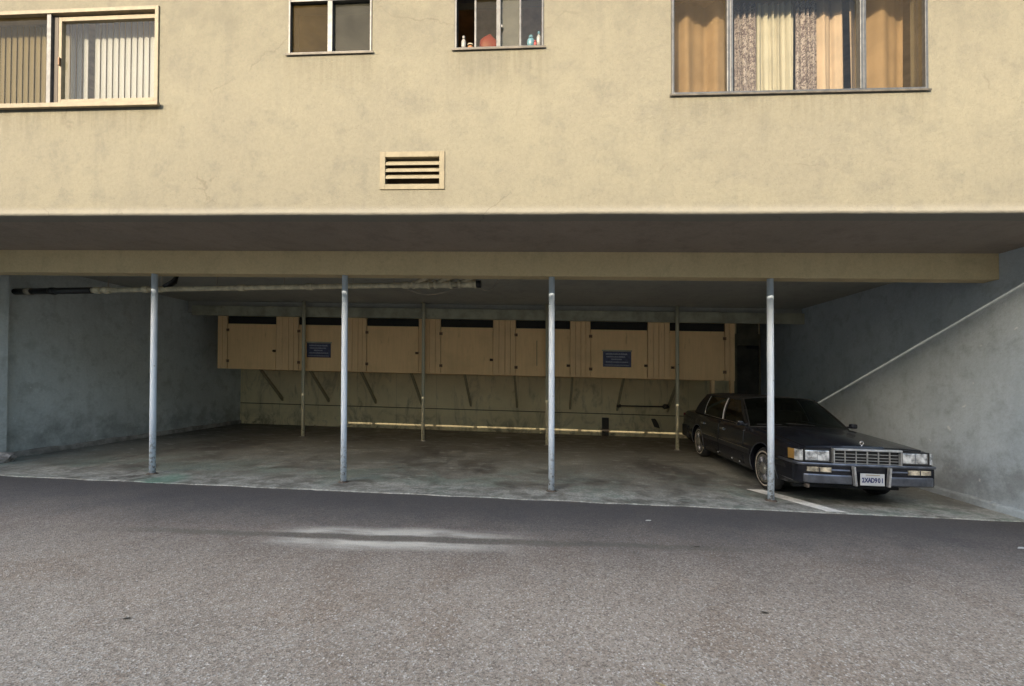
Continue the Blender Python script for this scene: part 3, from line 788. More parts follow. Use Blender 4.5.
# diagonal struts under the lockers
bx = [-8.01, -6.548, -5.08, -3.665, -2.183, -.813, .739, 2.093, 3.51]
slab = ['first strut from the left', 'second strut from the left', 'third strut from the left', 'strut just left of the second slim post', 'under the fourth locker',
        'strut just left of the middle white post', 'strut just right of the middle white post', 'strut at the left end of the dark pole', 'strut at the right end of the dark pole']
for i, x in enumerate(bx):
    if i == 0:
        mb = MB()
        w = .055
        mb.prism([(-.018, -.03), (-.018, .08), (-1.02, Z0 - .86 - .002), (-1.13, Z0 - .86 - .002)], 'x', -w / 2, w / 2)
        s0 = mb.build('wooden_strut', M['strut'])
        o = s0
        o.location = (x, YB - .004, .86)
    else:
        o = s0.copy(); COL.objects.link(o); o.location = (x, YB - .004, .86)
    tag(o, 'diagonal wooden brace under the lockers, ' + slab[i], 'brace', 'diagonal braces under the lockers')
mb = MB(); mb.tube([(2.05, YB - .20, .985), (2.8, YB - .20, .99), (3.52, YB - .2, 1.0)], .022, 10)
mb.tube([(3.33, YB - .2, .995), (3.38, YB - .2, 1.0), (3.5, YB - .2, 1.01)], [.03, .075, .055], 12); mb.tube([(2.06, YB - .2, .985), (2.16, YB - .2, .987)], .05, 10)
tag(mb.build('dark_pole', M['darkwood'], off=(2.8, YB - .2, .99)), 'dark pole with a thick end lying across the braces', 'pole')
mb = MB(); mb.box(1.655, 1.845, YB - .11, YB - .03, fz(YB) - .005, .625, .008); mb.box(1.685, 1.815, YB - .116, YB - .112, .14, .5, .002)
tag(mb.build('dark_plank', M['darkwood'], off=(1.75, YB - .07, .05)), 'short dark plank standing upright against the back wall', 'plank')
mb = MB()
mb.grid([[(3.05, YB - .034, .63), (3.16, YB - .05, .64), (3.2, YB - .035, .6)], [(3.09, YB - .05, .52), (3.17, YB - .08, .5), (3.26, YB - .04, .49)], [(3.14, YB - .04, .40), (3.22, YB - .055, .38), (3.3, YB - .033, .36)]])
tag(mb.build('dark_rag', M['darkwood'], off=(3.17, YB - .03, .38)), 'small dark rag caught on the lower back wall', 'rag')  # thin sheet standing in for a splash stain
# plywood hanger under the right end of the lockers
e = empty('plywood_hanger', (4.3, 11.0, 1.3)); off = e.location.copy()
tag(e, 'plywood frame hanging under the right end of the lockers above the car', 'frame')
for xa in (3.98, 4.43):
    mb = MB(); mb.box(xa, xa + .09, 10.93, 11.02, 1.28, Z0 - .013, .004); mb.build('upright', M['locker_trim'], e, off=off)
mb = MB(); mb.box(4.072, 4.428, 10.95, 11.0, 1.36, 1.44, .004); mb.build('crossbar', M['locker_trim'], e, off=off)

# ------------------------------------------------------------------ drain pipe under the ceiling
PY = 7.15
def pz(x): return 2.96 + (x + 9.4) * .0256
e = empty('drain_pipe', (-5, PY, pz(-5))); off = e.location.copy()
tag(e, 'cream drain pipe with a black left end hung under the carport ceiling', 'pipe')
mb = MB(); mb.tube([(XL - .05, PY, pz(XL)), (-7.9, PY, pz(-7.9))], .055, 14); mb.build('black_section', M['pipe_black'], e, off=off)
mb = MB(); mb.tube([(-7.93, PY, pz(-7.93)), (-5, PY, pz(-5)), (-1.12, PY, pz(-1.12))], .042, 14); mb.build('cream_section', M['pipe_cream'], e, off=off)
for x in (-9.1, -8.65):
    mb = MB(); mb.tube([(x - .05, PY, pz(x)), (x + .05, PY, pz(x))], .063, 14); mb.build('coupling', M['pipe_black'] if x > -9 else M['cable'], e, off=off)
for x in (-7.80, -7.62, -6.9, -6.66, -5.15, -3.95, -2.3):
    mb = MB(); mb.tube([(x - .06, PY, pz(x)), (x - .045, PY, pz(x)), (x + .045, PY, pz(x)), (x + .06, PY, pz(x))], [.05, .058, .058, .05], 14); mb.build('coupling', M['pipe_cream'], e, off=off)
for x in (-2.05, -1.68, -1.28):
    mb = MB()
    mb.tube([(x - .14, PY, pz(x)), (x - .10, PY, pz(x)), (x - .099, PY, pz(x)), (x + .12, PY, pz(x)), (x + .121, PY, pz(x)), (x + .16, PY, pz(x))], [.066, .066, .056, .056, .066, .066], 14)
    mb.tube([(x - .07, PY, pz(x)), (x + .05, PY + .02, pz(x) + .10), (x + .16, PY + .05, pz(x) + .14), (x + .24, PY + .02, ZC - .002)], [.055, .058, .055, .05], 14)
    mb.build('wye_fitting', M['pipe_cream'], e, off=off)
mb = MB(); mb.tube([(-1.13, PY, pz(-1.1)), (-1.04, PY, pz(-1.1))], .062, 14); mb.build('end_cap', M['pipe_black'], e, off=off)
for x in (-7.6, -6.6, -5.6, -4.4, -3.2, -2.5):
    mb = MB(); mb.tube([(x, PY, pz(x) + .05), (x + .015, PY, ZC - .002)], .008, 6); mb.build('hanger', M['cable'], e, off=off)
mb = MB(); mb.tube([(-6.55, PY, pz(-6.6) + .03), (-6.42, PY + .05, pz(-6.5) + .14), (-6.3, PY + .1, ZC - .002)], .05, 12); mb.build('branch', M['pipe_black'], e, off=off)
mb = MB()
pts = [(-2.45 + 1.05 * t, PY + .12, 3.16 - .16 * math.sin(math.pi * t) + .02 * t) for t in [i / 12 for i in range(13)]]
mb.tube(pts, .008, 6)
tag(mb.build('loose_cable', M['cable'], off=pts[0]), 'thin cable sagging under the pipe fittings', 'cable', 'cables by the pipe')
mb = MB()
pts = [(-1.1 + .42 * t, PY + .1, 3.16 - .13 * math.sin(math.pi * t) + .3 * t * t) for t in [i / 12 for i in range(13)]]
mb.tube(pts, .007, 6)
tag(mb.build('loose_cable', M['cable'], off=pts[0]), 'short cable looping up to the ceiling past the black pipe end', 'cable', 'cables by the pipe')
# rubble at the left pilaster
mb = MB(); mb.blob((-9.05, 6.78, .09), .13, .12, .11, 2, .5); 
tag(mb.build('concrete_chunk', M['rubble'], off=(-9.05, 6.78, 0)), 'broken concrete chunk at the foot of the left wall', 'rubble')

# ------------------------------------------------------------------ the parked car (u across, v back from the front bumper)
CX, CY = 4.225, 6.09
car = empty('parked_car', (CX, CY, 0))
tag(car, 'old black four door sedan parked nose out in the right bay', 'car')
WS = .955            # overall width
def cb(mb, name, mat, parent=None, sharp=None, smooth=False, fix=True):
    for v in mb.bm.verts:
        v.co.x *= WS; v.co.z += .015 + .0133 * max(0.0, v.co.y + CY - YP)
    if smooth:
        for f in mb.bm.faces: f.smooth = True
    return mb.build(name, mat, parent or car, sharp=sharp, fix=fix)
ST = [(.10, .875, .40, .66, .775, .795), (.16, .888, .34, .70, .79, .812), (.40, .905, .24, .75, .812, .848), (.9, .915, .20, .79, .848, .890),
      (1.45, .925, .19, .82, .885, .925), (1.80, .925, .19, .83, .90, .935), (3.0, .925, .19, .83, .91, .93), (4.15, .92, .20, .83, .92, .955),
      (4.40, .915, .21, .84, .94, .985), (4.85, .90, .26, .85, .93, .975), (5.02, .885, .36, .80, .88, .90)]
def stat(v):
    for a, b_ in zip(ST, ST[1:]):
        if v <= b_[0]:
            t = max(0, (v - a[0]) / (b_[0] - a[0])); return [p + (q - p) * t for p, q in zip(a, b_)]
    return list(ST[-1])
def half(v):
    _, w, zb, zs, ze, zc = stat(v)
    return [(0, zb), (w - .14, zb), (w - .05, zb + .03), (w - .012, zb + .14), (w, .46), (w - .004, .60), (w - .016, zs - .015), (w - .028, zs + .012), (w - .06, ze - .006), (w - .085, ze + .004), (w * .62, ze + .55 * (zc - ze) + .01), (0, zc)]
def side_u(v, z):
    h = half(v)[2:9]
    for a, b_ in zip(h, h[1:]):
        if z <= b_[1]: 
            t = max(0, (z - a[1]) / (b_[1] - a[1])); return a[0] + (b_[0] - a[0]) * t
    return h[-1][0]
def top_z(v, u):
    h = half(v)[8:][::-1]; u = abs(u)
    for a, b_ in zip(h, h[1:]):
        if u <= b_[0]:
            t = (u - a[0]) / (b_[0] - a[0]); return a[1] + (b_[1] - a[1]) * t
    return h[-1][1]
mb = MB(); rows = []
vs_ = [.10, .13, .16, .25, .40, .65, .9, 1.2, 1.45, 1.8, 2.2, 2.6, 3.0, 3.4, 3.8, 4.15, 4.40, 4.65, 4.85, 4.95, 5.02]
for v in vs_:
    h = half(v); full = h + [(-u, z) for u, z in h[-2:0:-1]]
    rows.append([(u, v, z) for u, z in full])
G = mb.grid(rows, closed=True)
mb.bm.faces.new(G[0]); mb.bm.faces.new(G[-1][::-1])
body = cb(mb, 'body', M['car'])
FW, RW = 1.03, 3.92
cutters = []
for sgn in (-1, 1):
    for wv, r in ((FW, .385), (RW, .365)):
        bm_ = bmesh.new()
        bmesh.ops.create_cone(bm_, cap_ends=True, segments=40, radius1=r, radius2=r, depth=.5)
        bmesh.ops.rotate(bm_, verts=bm_.verts, matrix=Matrix.Rotation(math.pi / 2, 3, 'Y'))
        dz = .015 + .0133 * max(0, wv + CY - YP)
        bmesh.ops.translate(bm_, verts=bm_.verts, vec=(sgn * .89 * WS, wv, .325 + dz))
        me = bpy.data.meshes.new('cutter'); bm_.to_mesh(me); bm_.free()
        co = bpy.data.objects.new('cutter', me); COL.objects.link(co); co.parent = car; cutters.append(co)
        md = body.modifiers.new('arch', 'BOOLEAN'); md.object = co; md.operation = 'DIFFERENCE'; md.solver = 'EXACT'
bpy.context.view_layer.update()
dg = bpy.context.evaluated_depsgraph_get()
me2 = bpy.data.meshes.new_from_object(body.evaluated_get(dg))
body.modifiers.clear(); old = body.data; body.data = me2; bpy.data.meshes.remove(old)
for co in cutters:
    m_ = co.data; bpy.data.objects.remove(co); bpy.data.meshes.remove(m_)
me2.materials.clear(); me2.materials.append(M['car'])
for p in me2.polygons: p.use_smooth = True
me2.set_sharp_from_angle(angle=R(24))
# hood: its own raised panel with a centre ridge
mb = MB(); rows = []
for v in (.125, .135, .16, .3, .5, .8, 1.1, 1.4, 1.475, 1.485):
    e_ = .0 if v in (.125, 1.485) else .011
    row = []
    for u in (-.765, -.755, -.5, -.29, -.265, 0, .265, .29, .5, .755, .765):
        up = e_ if abs(u) < .76 else -.002
        if abs(u) < .27 and e_: up += .012
        row.append((u, v, top_z(v, u) + up))
    rows.append(row)
mb.grid(rows); cb(mb, 'hood', M['car'], sharp=30)
# doors
for sgn in (-1, 1):
    for (va, vb_) in ((1.66, 2.715), (2.735, 3.74)):
        mb = MB(); rows = []
        zsn = [.265, .28, .34, .46, .60, .80, .835, .885, .895]
        vsn = [va, va + .008] + [va + (vb_ - va) * t for t in (.25, .5, .75)] + [vb_ - .008, vb_]
        for v in vsn:
            rows.append([(sgn * (side_u(v, z) + (.006 if (v not in (va, vb_) and z not in (.265, .895)) else -.004)), v, z) for z in zsn])
        mb.grid(rows); dr_ = cb(mb, 'door', M['car'], sharp=30)
        hv = vb_ - .16
        mb = MB(); uu = side_u(hv, .76)
        mb.box(min(sgn * (uu + .003), sgn * (uu + .028)), max(sgn * (uu + .003), sgn * (uu + .028)), hv - .09, hv + .07, .745, .785, .006)
        cb(mb, 'handle', M['chrome'], dr_)
# side mouldings and rocker trim
for sgn in (-1, 1):
    for va, vb_ in ((.20, .63), (1.44, 2.71), (2.74, 3.55), (4.29, 4.92)):
        for nm, z0_, z1_, mt, pr in (('side_molding', .475, .545, M['rubber'], .016), ('trim_strip', .547, .562, M['chrome'], .014)):
            mb = MB(); n = 8; rows = []
            for i in range(n + 1):
                v = va + (vb_ - va) * i / n
                a, b2 = side_u(v, z0_), side_u(v, z1_)
                rows.append([(sgn * (a + .002), v, z0_), (sgn * (a + pr), v, z0_ + .006), (sgn * (b2 + pr), v, z1_ - .004), (sgn * (b2 + .002), v, z1_)])
            G = mb.grid(rows, smooth=False); mb.bm.faces.new(G[0]); mb.bm.faces.new(G[-1])
            cb(mb, nm, mt)
    for wv, r in ((FW, .39), (RW, .37)):
        mb = MB(); pts = []
        for i in range(21):
            t = math.pi * (-.06 + 1.12 * i / 20)
            z = .325 + r * math.sin(t); v = wv - r * math.cos(t)
            pts.append((sgn * (side_u(v, z) + .004), v, z))
        mb.tube(pts, .0085, 6); cb(mb, 'arch_trim', M['bumper_chrome'])
    for v in (1.83, 2.15, 2.78):
        mb = MB(); uu = side_u(v, .285)
        mb.lathe([(.001, sgn * .02), (.012, sgn * .016), (.016, sgn * .002)], (sgn * uu, v, .285), 'x', 10); cb(mb, 'trim_clip', M['plate'])
# greenhouse
def belt(v): return (.832 - .012 * max(0, (v - 3)), v, .903 + .014 * (v - 1.62))
def roofl(v): return (.645, v, 1.345 + .018 * math.sin(math.pi * (v - 2.2) / 2.0))
def S(vb_, vt, s, sgn, off=0):
    a, b_ = belt(vb_), roofl(vt)
    bul = .03 * math.sin(math.pi * s)
    return (sgn * (a[0] + (b_[0] - a[0]) * s + bul - off), a[1] + (b_[1] - a[1]) * s, a[2] + (b_[2] - a[2]) * s)
bs = [1.62, 1.74, 2.64, 2.72, 3.70, 4.36]; ts = [2.25, 2.35, 2.76, 2.84, 3.74, 4.06]
mb = MB()
SS = [0, .05, .28, .5, .72, .92, 1]
for sgn in (-1, 1):
    for i in range(5):
        for j in range(6):
            if i in (1, 3) and 1 <= j <= 4: continue
            f = mb.face([S(bs[i], ts[i], SS[j], sgn), S(bs[i + 1], ts[i + 1], SS[j], sgn), S(bs[i + 1], ts[i + 1], SS[j + 1], sgn), S(bs[i], ts[i], SS[j + 1], sgn)])
rows = []
for i in range(9):
    v = 2.25 + (4.06 - 2.25) * i / 8
    row = []
    for k in range(11):
        u = -.645 + 1.29 * k / 10; q = 1 - (u / .645) ** 2
        vv = v + (-.07 * q if i == 0 else 0) + (.05 * q if i == 8 else 0)
        row.append((u, vv, roofl(v)[2] + .045 * q ** .8))
    rows.append(row)
mb.grid(rows)
bmesh.ops.remove_doubles(mb.bm, verts=mb.bm.verts[:], dist=.001)
roof = cb(mb, 'roof', M['car_roof'], sharp=35)
def cglass(rows, name, parent=None):
    mb = MB(); mb.grid(rows); return cb(mb, name, M['carglass'], parent, smooth=True)
fr, rr = [], []
for s in (0, .33, .67, 1):
    row = []; row2 = []
    for k in range(11):
        t = -1 + 2 * k / 10; q = 1 - t * t
        ub, ut = .828 * t, .642 * t
        A_ = Vector((ub, 1.62 - .15 * q, .905 + .028 * q)); T_ = Vector((ut, 2.25 - .07 * q, 1.345 + .045 * max(q, 0) ** .8))
        row.append(A_.lerp(T_, s) + Vector((0, -.012 * math.sin(math.pi * s), .012 * math.sin(math.pi * s))))
        A2 = Vector((.80 * t, 4.36 + .10 * q, .94 + .04 * q)); T2 = Vector((ut, 4.06 + .05 * q, roofl(4.06)[2] + .045 * max(q, 0) ** .8))
        row2.append(A2.lerp(T2, s))
    fr.append(row); rr.append(row2)
cglass(fr, 'windshield'); cglass(rr, 'rear_window')
for rw_ in (fr, rr):
    pth = rw_[0] + [r[-1] for r in rw_[1:]] + rw_[-1][::-1][1:] + [r[0] for r in rw_[::-1][1:]]
    mb = MB(); mb.tube(pth, .010, 6); cb(mb, 'window_trim', M['rubber'])
for sgn in (-1, 1):
    for i in (1, 3):
        cglass([[S(bs[i] + (bs[i + 1] - bs[i]) * t, ts[i] + (ts[i + 1] - ts[i]) * t, s, sgn, .008) for s in SS[1:6]] for t in (0, .5, 1)], 'side_window')
    for i, w in ((3, .026), (4, .016)):
        mb = MB(); rows = []
        for s in (.04, .2, .4, .6, .8, .94):
            a = Vector(S(bs[i], ts[i], s, sgn, -.006)); rows.append([a + Vector((0, -w, 0)), a + Vector((sgn * .006, 0, 0)), a + Vector((0, w, 0))])
        mb.grid(rows); cb(mb, 'pillar_trim', M['bright_trim'])
    mb = MB(); mb.tube([S(v, v, .02, sgn, -.006) for v in (1.72, 2.2, 2.7, 3.2, 3.72)], .007, 6); cb(mb, 'belt_trim', M['chrome'])
    # mirror
    mb = MB(); mb.box(min(sgn * .90, sgn * 1.01), max(sgn * .90, sgn * 1.01), 1.66, 1.74, .915, .995, .022); mb.box(min(sgn * .82, sgn * .905), max(sgn * .82, sgn * .905), 1.68, 1.72, .92, .95)
    mi = cb(mb, 'mirror', M['car']); mi.data.set_sharp_from_angle(angle=R(40))
    mb = MB(); mb.box(min(sgn * .915, sgn * .997), max(sgn * .915, sgn * .997), 1.741, 1.745, .93, .982); cb(mb, 'mirror_glass', M['chrome'], mi)
# seats and dash
for v, h in ((2.55, .18), (3.55, .16)):
    for sgn in (-1, 1):
        mb = MB(); mb.box(sgn * .36 - .26, sgn * .36 + .26, v, v + .14, .90, .95 + h, .05); mb.box(sgn * .36 - .12, sgn * .36 + .12, v + .03, v + .11, .951 + h, 1.08 + h, .03); cb(mb, 'seat', M['seat'])
mb = MB(); mb.tube([(.36 + .17 * math.cos(t), 2.02 + .05 * math.sin(t), .97 + .15 * math.sin(t)) for t in [2 * math.pi * i / 20 for i in range(21)]], .012, 6, cap=False); cb(mb, 'steering_wheel', M['rubber'])
mb = MB(); mb.tube([(.20, 1.50, .962), (-.25, 1.53, .985)], .008, 6); cb(mb, 'wiper', M['rubber'])
mb = MB(); mb.tube([(-.35, 1.50, .962), (-.70, 1.62, .95)], .008, 6); cb(mb, 'wiper', M['rubber'])
mb = MB(); mb.box(-.07, .07, 2.16, 2.18, 1.27, 1.33, .008); cb(mb, 'rear_view_mirror', M['rubber'])
# nose: grille
mb = MB(); mb.box(-.43, .43, .085, .098, .575, .79); gb = cb(mb, 'grille', M['rubber'])
mb = MB(); mb.box(-.445, .445, .035, .10, .775, .802, .005); mb.box(-.445, -.430, .04, .099, .572, .774, .003); mb.box(.430, .445, .04, .099, .572, .774, .003); mb.box(-.43, .43, .04, .099, .560, .574, .003); cb(mb, 'grille_frame', M['grille_chrome'], gb)
for z in (.612, .650, .688, .732): 
    mb = MB(); mb.box(-.429, .429, .050, .070, z - .0026, z + .0026); cb(mb, 'grille_bar', M['grille_chrome'], gb)
for u in (-.29, -.145, 0, .145, .29):
    mb = MB(); w = .0045 if u == 0 else .0025; mb.box(u - w, u + w, .044, .064, .575, .774); cb(mb, 'grille_bar', M['grille_chrome'], gb)
# lamps
for sgn in (-1, 1):
    def sb(a, b_): return (min(sgn * a, sgn * b_), max(sgn * a, sgn * b_))
    mb = MB(); mb.box(*sb(.475, .805), .078, .105, .625, .765, .012); hl = cb(mb, 'headlight', M['lens'])
    mb = MB(); a, b_ = sb(.462, .818)
    ring(mb, a, b_, .61, .78, .014, .070, .099); cb(mb, 'bezel', M['rubber'], hl)
    mb = MB(); mb.box(*sb(.636, .644), .076, .0775, .63, .76); cb(mb, 'lens_divider', M['bumper_chrome'], hl)
    mb = MB(); mb.prism([(sgn * p[0], p[1]) for p in ((.828, .082), (.872, .090), (.897, .165), (.86, .165), (.828, .12))], 'z', .622, .765); cl_ = cb(mb, 'corner_lamp', M['lens'])
    mb = MB(); mb.prism([(sgn * p[0], p[1]) for p in ((.8975, .169), (.912, .30), (.88, .30), (.86, .169))], 'z', .628, .762); cb(mb, 'amber_lens', M['amber'], cl_)
# bumper
def sweep(mb, path, z0_, z1_, th):
    rows = []
    n = len(path)
    for i, p in enumerate(path):
        a, b_ = Vector(path[max(0, i - 1)]), Vector(path[min(n - 1, i + 1)])
        d_ = (b_ - a).normalized(); nr = Vector((-d_.y, d_.x))
        q = Vector(p); inn = q + nr * th
        rows.append([(q.x, q.y, z0_ + .012), (q.x, q.y, z1_ - .012), (q.x + nr.x * .008, q.y + nr.y * .008, z1_), (inn.x, inn.y, z1_), (inn.x, inn.y, z0_), (q.x + nr.x * .008, q.y + nr.y * .008, z0_)])
    G = mb.grid(rows, closed=True, smooth=False)
    mb.bm.faces.new(G[0]); mb.bm.faces.new(G[-1][::-1])
full = [(-.935, .52), (-.93, .3), (-.93, .16), (-.91, .075), (-.87, .035), (-.6, .012), (-.3, 0), (0, -.004), (.3, 0), (.6, .012), (.87, .035), (.91, .075), (.93, .16), (.93, .3), (.935, .52)]
inner = [(u * .985, v + .018) for u, v in full]
mb = MB(); sweep(mb, inner, .335, .605, .05); bp = cb(mb, 'front_bumper', M['car'])
mb = MB(); sweep(mb, full, .572, .606, .03); cb(mb, 'upper_chrome', M['bumper_chrome'], bp)
lo_r = [(.245, -.012), (.3, -.012), (.6, .002), (.80, .02), (.84, .04), (.86, .09)]
mb = MB(); sweep(mb, lo_r, .345, .458, .03); cb(mb, 'lower_chrome', M['bumper_chrome'], bp)
mb = MB(); sweep(mb, [(-u, v) for u, v in lo_r[::-1]], .345, .458, .03); cb(mb, 'lower_chrome', M['bumper_chrome'], bp)
for sgn in (-1, 1):
    mb = MB(); mb.prism([(sgn * .198, .335), (sgn * .225, .335), (sgn * .243, .58), (sgn * .222, .585)], 'y', -.05, .0); cb(mb, 'bumper_guard', M['grille_chrome'], bp)
    a, b_ = min(sgn * .50, sgn * .80), max(sgn * .50, sgn * .80)
    mb = MB(); mb.prism([(sgn * .50, .006), (sgn * .80, .03), (sgn * .80, .055), (sgn * .50, .04)], 'z', .492, .552); fl = cb(mb, 'fog_lamp', M['foglens'], bp)
    mb = MB(); mb.prism([(sgn * .645, .0135), (sgn * .66, .0148), (sgn * .66, .0175), (sgn * .645, .0165)], 'z', .494, .55); cb(mb, 'lens_divider', M['rubber'], fl)
mb = MB(); sweep(mb, [(u, v - .004) for u, v in ((-.49, .01), (-.26, 0))], .505, .53, .02); cb(mb, 'rub_strip', M['bumper_chrome'], bp)
mb = MB(); sweep(mb, [(u, v - .004) for u, v in ((.26, 0), (.49, .01))], .505, .53, .02); cb(mb, 'rub_strip', M['bumper_chrome'], bp)
# number plate
mb = MB(); mb.box(-.155, .155, -.040, -.030, .345, .50, .004); pl = cb(mb, 'number_plate', M['plate'])
mb = MB(); mb.box(-.09, .09, -.0435, -.0405, .475, .489, .001); cb(mb, 'plate_band', M['cable'], pl)
def text(s, size, loc, parent, mat, name):
    cu = bpy.data.curves.new('txt', 'FONT'); cu.body = s; cu.size = size; cu.extrude = .0008; cu.align_x = 'CENTER'; cu.align_y = 'CENTER'; cu.offset = .0028
    to = bpy.data.objects.new('txt', cu); COL.objects.link(to)
    bpy.context.view_layer.update()
    me = bpy.data.meshes.new_from_object(to.evaluated_get(bpy.context.evaluated_depsgraph_get()))
    bpy.data.objects.remove(to); bpy.data.curves.remove(cu)
    me.name = name
    me.transform(Matrix.Translation(loc) @ Matrix.Rotation(math.pi / 2, 4, 'X') @ Matrix.Diagonal((1, 1.35, 1, 1)))
    me.materials.clear(); me.materials.append(mat)
    o = bpy.data.objects.new(name, me); COL.objects.link(o); o.parent = parent; return o
for i, ch in enumerate('2XAD901'):
    text(ch, .062, (-.117 + .039 * i, -.0415, .413 + .015), pl, M['plate_ink'], 'character')
# hood ornament
mb = MB(); mb.tube([(0, .16, .80), (0, .155, .845)], .006, 8); mb.tube([(.024 * math.cos(t), .155, .868 + .026 * math.sin(t)) for t in [2 * math.pi * i / 16 for i in range(17)]], .005, 6, cap=False)
cb(mb, 'hood_ornament', M['chrome'])
mb = MB(); mb.box(-.80, -.76, .05, .12, .27, .325, .006); cb(mb, 'tow_hook', M['stain'])
mb = MB(); mb.box(-.74, .74, .48, .54, .19, .36); cb(mb, 'front_valance', M['rubber'])  # black sheet added for the shade under the nose, hides the far tyre
# wheels
for sgn in (-1, 1):
    for wv in (FW, RW):
        c = (0, 0, 0); ox = sgn * .885 if wv == FW else sgn * .875
        mb = MB(); mb.lathe([(.20, -.20 * sgn), (.29, -.19 * sgn), (.322, -.16 * sgn), (.326, -.09 * sgn), (.322, -.03 * sgn), (.305, -.006 * sgn), (.27, .002 * sgn), (.215, -.004 * sgn), (.20, -.03 * sgn)], (ox, wv, .326), 'x', 48)
        ty = cb(mb, 'wheel', M['rubber'], fix=True)
        mb = MB(); mb.lathe([(.268, .0025 * sgn), (.268, .005 * sgn), (.246, .005 * sgn), (.246, .0015 * sgn)], (ox, wv, .326), 'x', 48); cb(mb, 'whitewall', M['whitewall'], ty)
        mb = MB(); mb.lathe([(.20, -.03 * sgn), (.214, .004 * sgn), (.195, .010 * sgn), (.180, -.006 * sgn), (.12, .002 * sgn), (.085, .012 * sgn), (.075, .028 * sgn), (.04, .036 * sgn), (.001, .038 * sgn)], (ox, wv, .326), 'x', 48)
        hc = cb(mb, 'hubcap', M['hubcap'], ty)
        mb = MB()
        for k in range(24):
            t = 2 * math.pi * k / 24; cs, sn = math.cos(t), math.sin(t)
            p0_ = Vector((ox + .006 * sgn, wv + .10 * cs, .326 + .10 * sn)); p1_ = Vector((ox + .004 * sgn, wv + .175 * cs, .326 + .175 * sn)); w_ = Vector((0, -sn, cs)) * .007
            hgt = Vector((.010 * sgn, 0, 0))
            mb.face([p0_ - w_, p0_ + w_, p0_ + w_ * .5 + hgt, p0_ - w_ * .5 + hgt]); mb.face([p0_ - w_ * .5 + hgt, p0_ + w_ * .5 + hgt, p1_ + w_ * .5 + hgt, p1_ - w_ * .5 + hgt])
            mb.face([p0_ - w_, p0_ - w_ * .5 + hgt, p1_ - w_ * .5 + hgt, p1_ - w_]); mb.face([p0_ + w_, p0_ + w_ * .5 + hgt, p1_ + w_ * .5 + hgt, p1_ + w_])
        cb(mb, 'spoke_ring', M['bumper_chrome'], ty)
# rear end
mb = MB(); sweep(mb, [(u, 5.08 - v) for u, v in full[::-1]], .34, .60, .05); cb(mb, 'rear_bumper', M['rubber'])
for sgn in (-1, 1):
    mb = MB(); mb.box(min(sgn * .80, sgn * .87), max(sgn * .80, sgn * .87), 4.99, 5.04, .62, .87, .01); cb(mb, 'tail_light', M['red'])


# ------------------------------------------------------------------ litter on the ground
def gp(px_, py_):      # a spot on the alley seen at about this pixel
    Z = 1.579 * 442 / (py_ - 381 - .0226 * (px_ - 512)); r = (px_ - 512) / 442 * Z
    return r - .074 * Z, Z
x, y = gp(668, 679)
mb = MB(); mb.tube([(x - .07, y + .05, .006), (x - .01, y, .012), (x + .07, y - .06, .006)], [.0025, .004, .002], 6)
tag(mb.build('straw', M['straw'], off=(x, y, 0)), 'yellow dry straw on the asphalt at the bottom of the picture', 'straw')
def leaf(px_, py_, s, rz, mat, name, label, cat, grp=None):
    x, y = gp(px_, py_); mb = MB(); c, sn = math.cos(rz), math.sin(rz); rows = []
    for (u, w, h) in ((-1, .08, .004), (-.4, .42, .012), (.2, .5, .008), (1, .05, .01)):
        rows.append([(x + s * (u * c - v * w * sn), y + s * (u * sn + v * w * c), .003 + h * s * 12 * (abs(v) * .6 + .3)) for v in (-1, 0, 1)])
    mb.grid(rows); tag(mb.build(name, mat, off=(x, y, 0)), label, cat, grp)
leaf(755, 601, .026, -.3, M['leaf_dark'], 'dry_leaf', 'curled dark leaf on the asphalt right of centre', 'leaf', 'dry leaves on the asphalt')
leaf(692, 540, .03, .2, M['leaf_dark'], 'dry_leaf', 'dark leaf on the darker asphalt below the third white post', 'leaf', 'dry leaves on the asphalt')
leaf(102, 634, .022, .3, M['leaf_dark'], 'dry_leaf', 'thin dark leaf at the lower left', 'leaf', 'dry leaves on the asphalt')
leaf(135, 489.5, .07, 0, M['paper'], 'paper_scrap', 'pale scrap on the asphalt below the leftmost white post', 'litter', 'pale scraps')
leaf(646, 516, .04, .4, M['paper'], 'paper_scrap', 'tiny pale scrap on the asphalt between the right two white posts', 'litter', 'pale scraps')
leaf(985, 533, .07, .1, M['paper'], 'paper_scrap', 'pale scrap on the asphalt by the right wall', 'litter', 'pale scraps')

# ------------------------------------------------------------------ building across the alley (behind the viewpoint): its roof edge shades the ground
SLOPE = .40; AZ = .43
YN = -12.0
ZN = ZF - .003 + SLOPE * (YF - YN)
nb = empty('neighbouring_building', (0, YN, 0))
tag(nb, 'plain pale block across the alley behind the viewpoint, out of frame', 'building')
M['neigh'] = stucco('neighbour_stucco', (.62, .58, .50), (.50, .47, .41), (.66, .62, .54), .4)
mb = MB(); mb.box(-45, 45, YN - 10, YN, -.1, ZN - .12); mb.build('wall', M['neigh'], nb, off=(0, YN, 0))
mb = MB(); mb.box(-45.1, 45.1, YN - 10.1, YN + .001, ZN - .119, ZN); mb.build('parapet_cap', M['neigh'], nb, off=(0, YN, 0))
for k in range(8):
    xx = -28 + k * 8
    for zz in (1.2, 4.6):
        mb = MB(); ring(mb, xx, xx + 1.8, zz, zz + 1.3, .06, YN + .004, YN + .05)
        wn = mb.build('window', M['alu'], nb, off=(0, YN, 0))
        mb = MB(); mb.box(xx + .06, xx + 1.74, YN + .01, YN + .02, zz + .06, zz + 1.24); mb.build('pane', M['dark'], wn, off=(0, YN, 0))

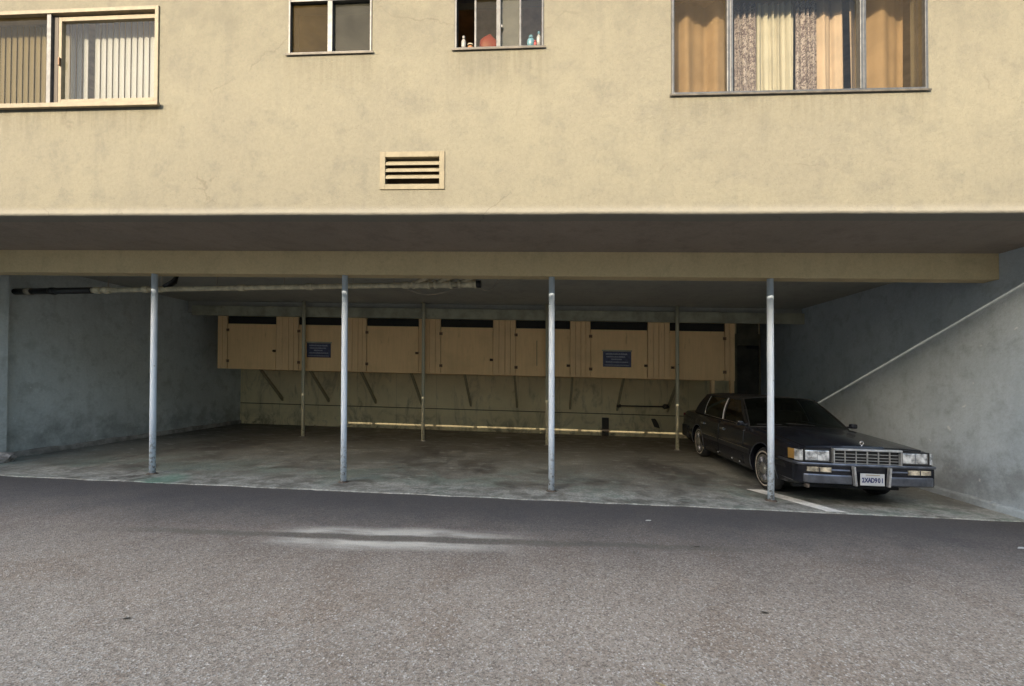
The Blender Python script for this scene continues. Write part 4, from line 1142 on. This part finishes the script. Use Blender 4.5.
# ------------------------------------------------------------------ everything stands on the falling lot
done = set()
for o in scene.objects:
    if o.parent is None: o.location.z -= K * o.location.x
    if o.type == 'MESH' and o.data.name not in done:
        done.add(o.data.name)
        for v in o.data.vertices: v.co.z -= K * v.co.x

# ------------------------------------------------------------------ light
world = bpy.data.worlds.new('World'); scene.world = world; world.use_nodes = True
nt = world.node_tree; bg = nt.nodes['Background']
sky = nt.nodes.new('ShaderNodeTexSky'); sky.sky_type = 'NISHITA'; sky.sun_disc = False
d = Vector((AZ, 1, -SLOPE - K * AZ)).normalized()
el = math.asin(-d.z); rot = math.atan2(-d.x, -d.y)
sky.sun_elevation = el; sky.sun_rotation = rot % (2 * math.pi)
sky.air_density = 1.3; sky.dust_density = 3.0; sky.ozone_density = 1.0
nt.links.new(sky.outputs[0], bg.inputs['Color']); bg.inputs['Strength'].default_value = .15
ld = bpy.data.lights.new('sun', 'SUN'); ld.energy = 2.0; ld.angle = R(.2); ld.color = (1.0, .87, .68)
so = bpy.data.objects.new('sun', ld); COL.objects.link(so); so.rotation_euler = d.to_track_quat('-Z', 'Y').to_euler(); so.location = (-10, -25, 12)

# ------------------------------------------------------------------ camera
cd = bpy.data.cameras.new('camera'); cam = bpy.data.objects.new('camera', cd); COL.objects.link(cam)
cd.sensor_width = 36; cd.lens = 442.0 / 1024 * 36; cd.shift_y = 34.6 / 1024; cd.clip_start = .05; cd.clip_end = 2000
cam.matrix_world = Matrix.Translation((0, 0, 1.5788)) @ Matrix.Rotation(.0739, 4, 'Z') @ Matrix.Rotation(math.pi / 2 + .0123, 4, 'X') @ Matrix.Rotation(.003, 4, 'Z')
scene.camera = cam
scene.render.resolution_x = 1024; scene.render.resolution_y = 686
vs = scene.view_settings; vs.view_transform = 'Standard'; vs.look = 'None'; vs.exposure = 1.9; vs.gamma = 1; vs.use_curve_mapping = False
scene.cycles.max_bounces = 10; scene.cycles.diffuse_bounces = 6; scene.cycles.transparent_max_bounces = 12
scene.cycles.use_denoising = True
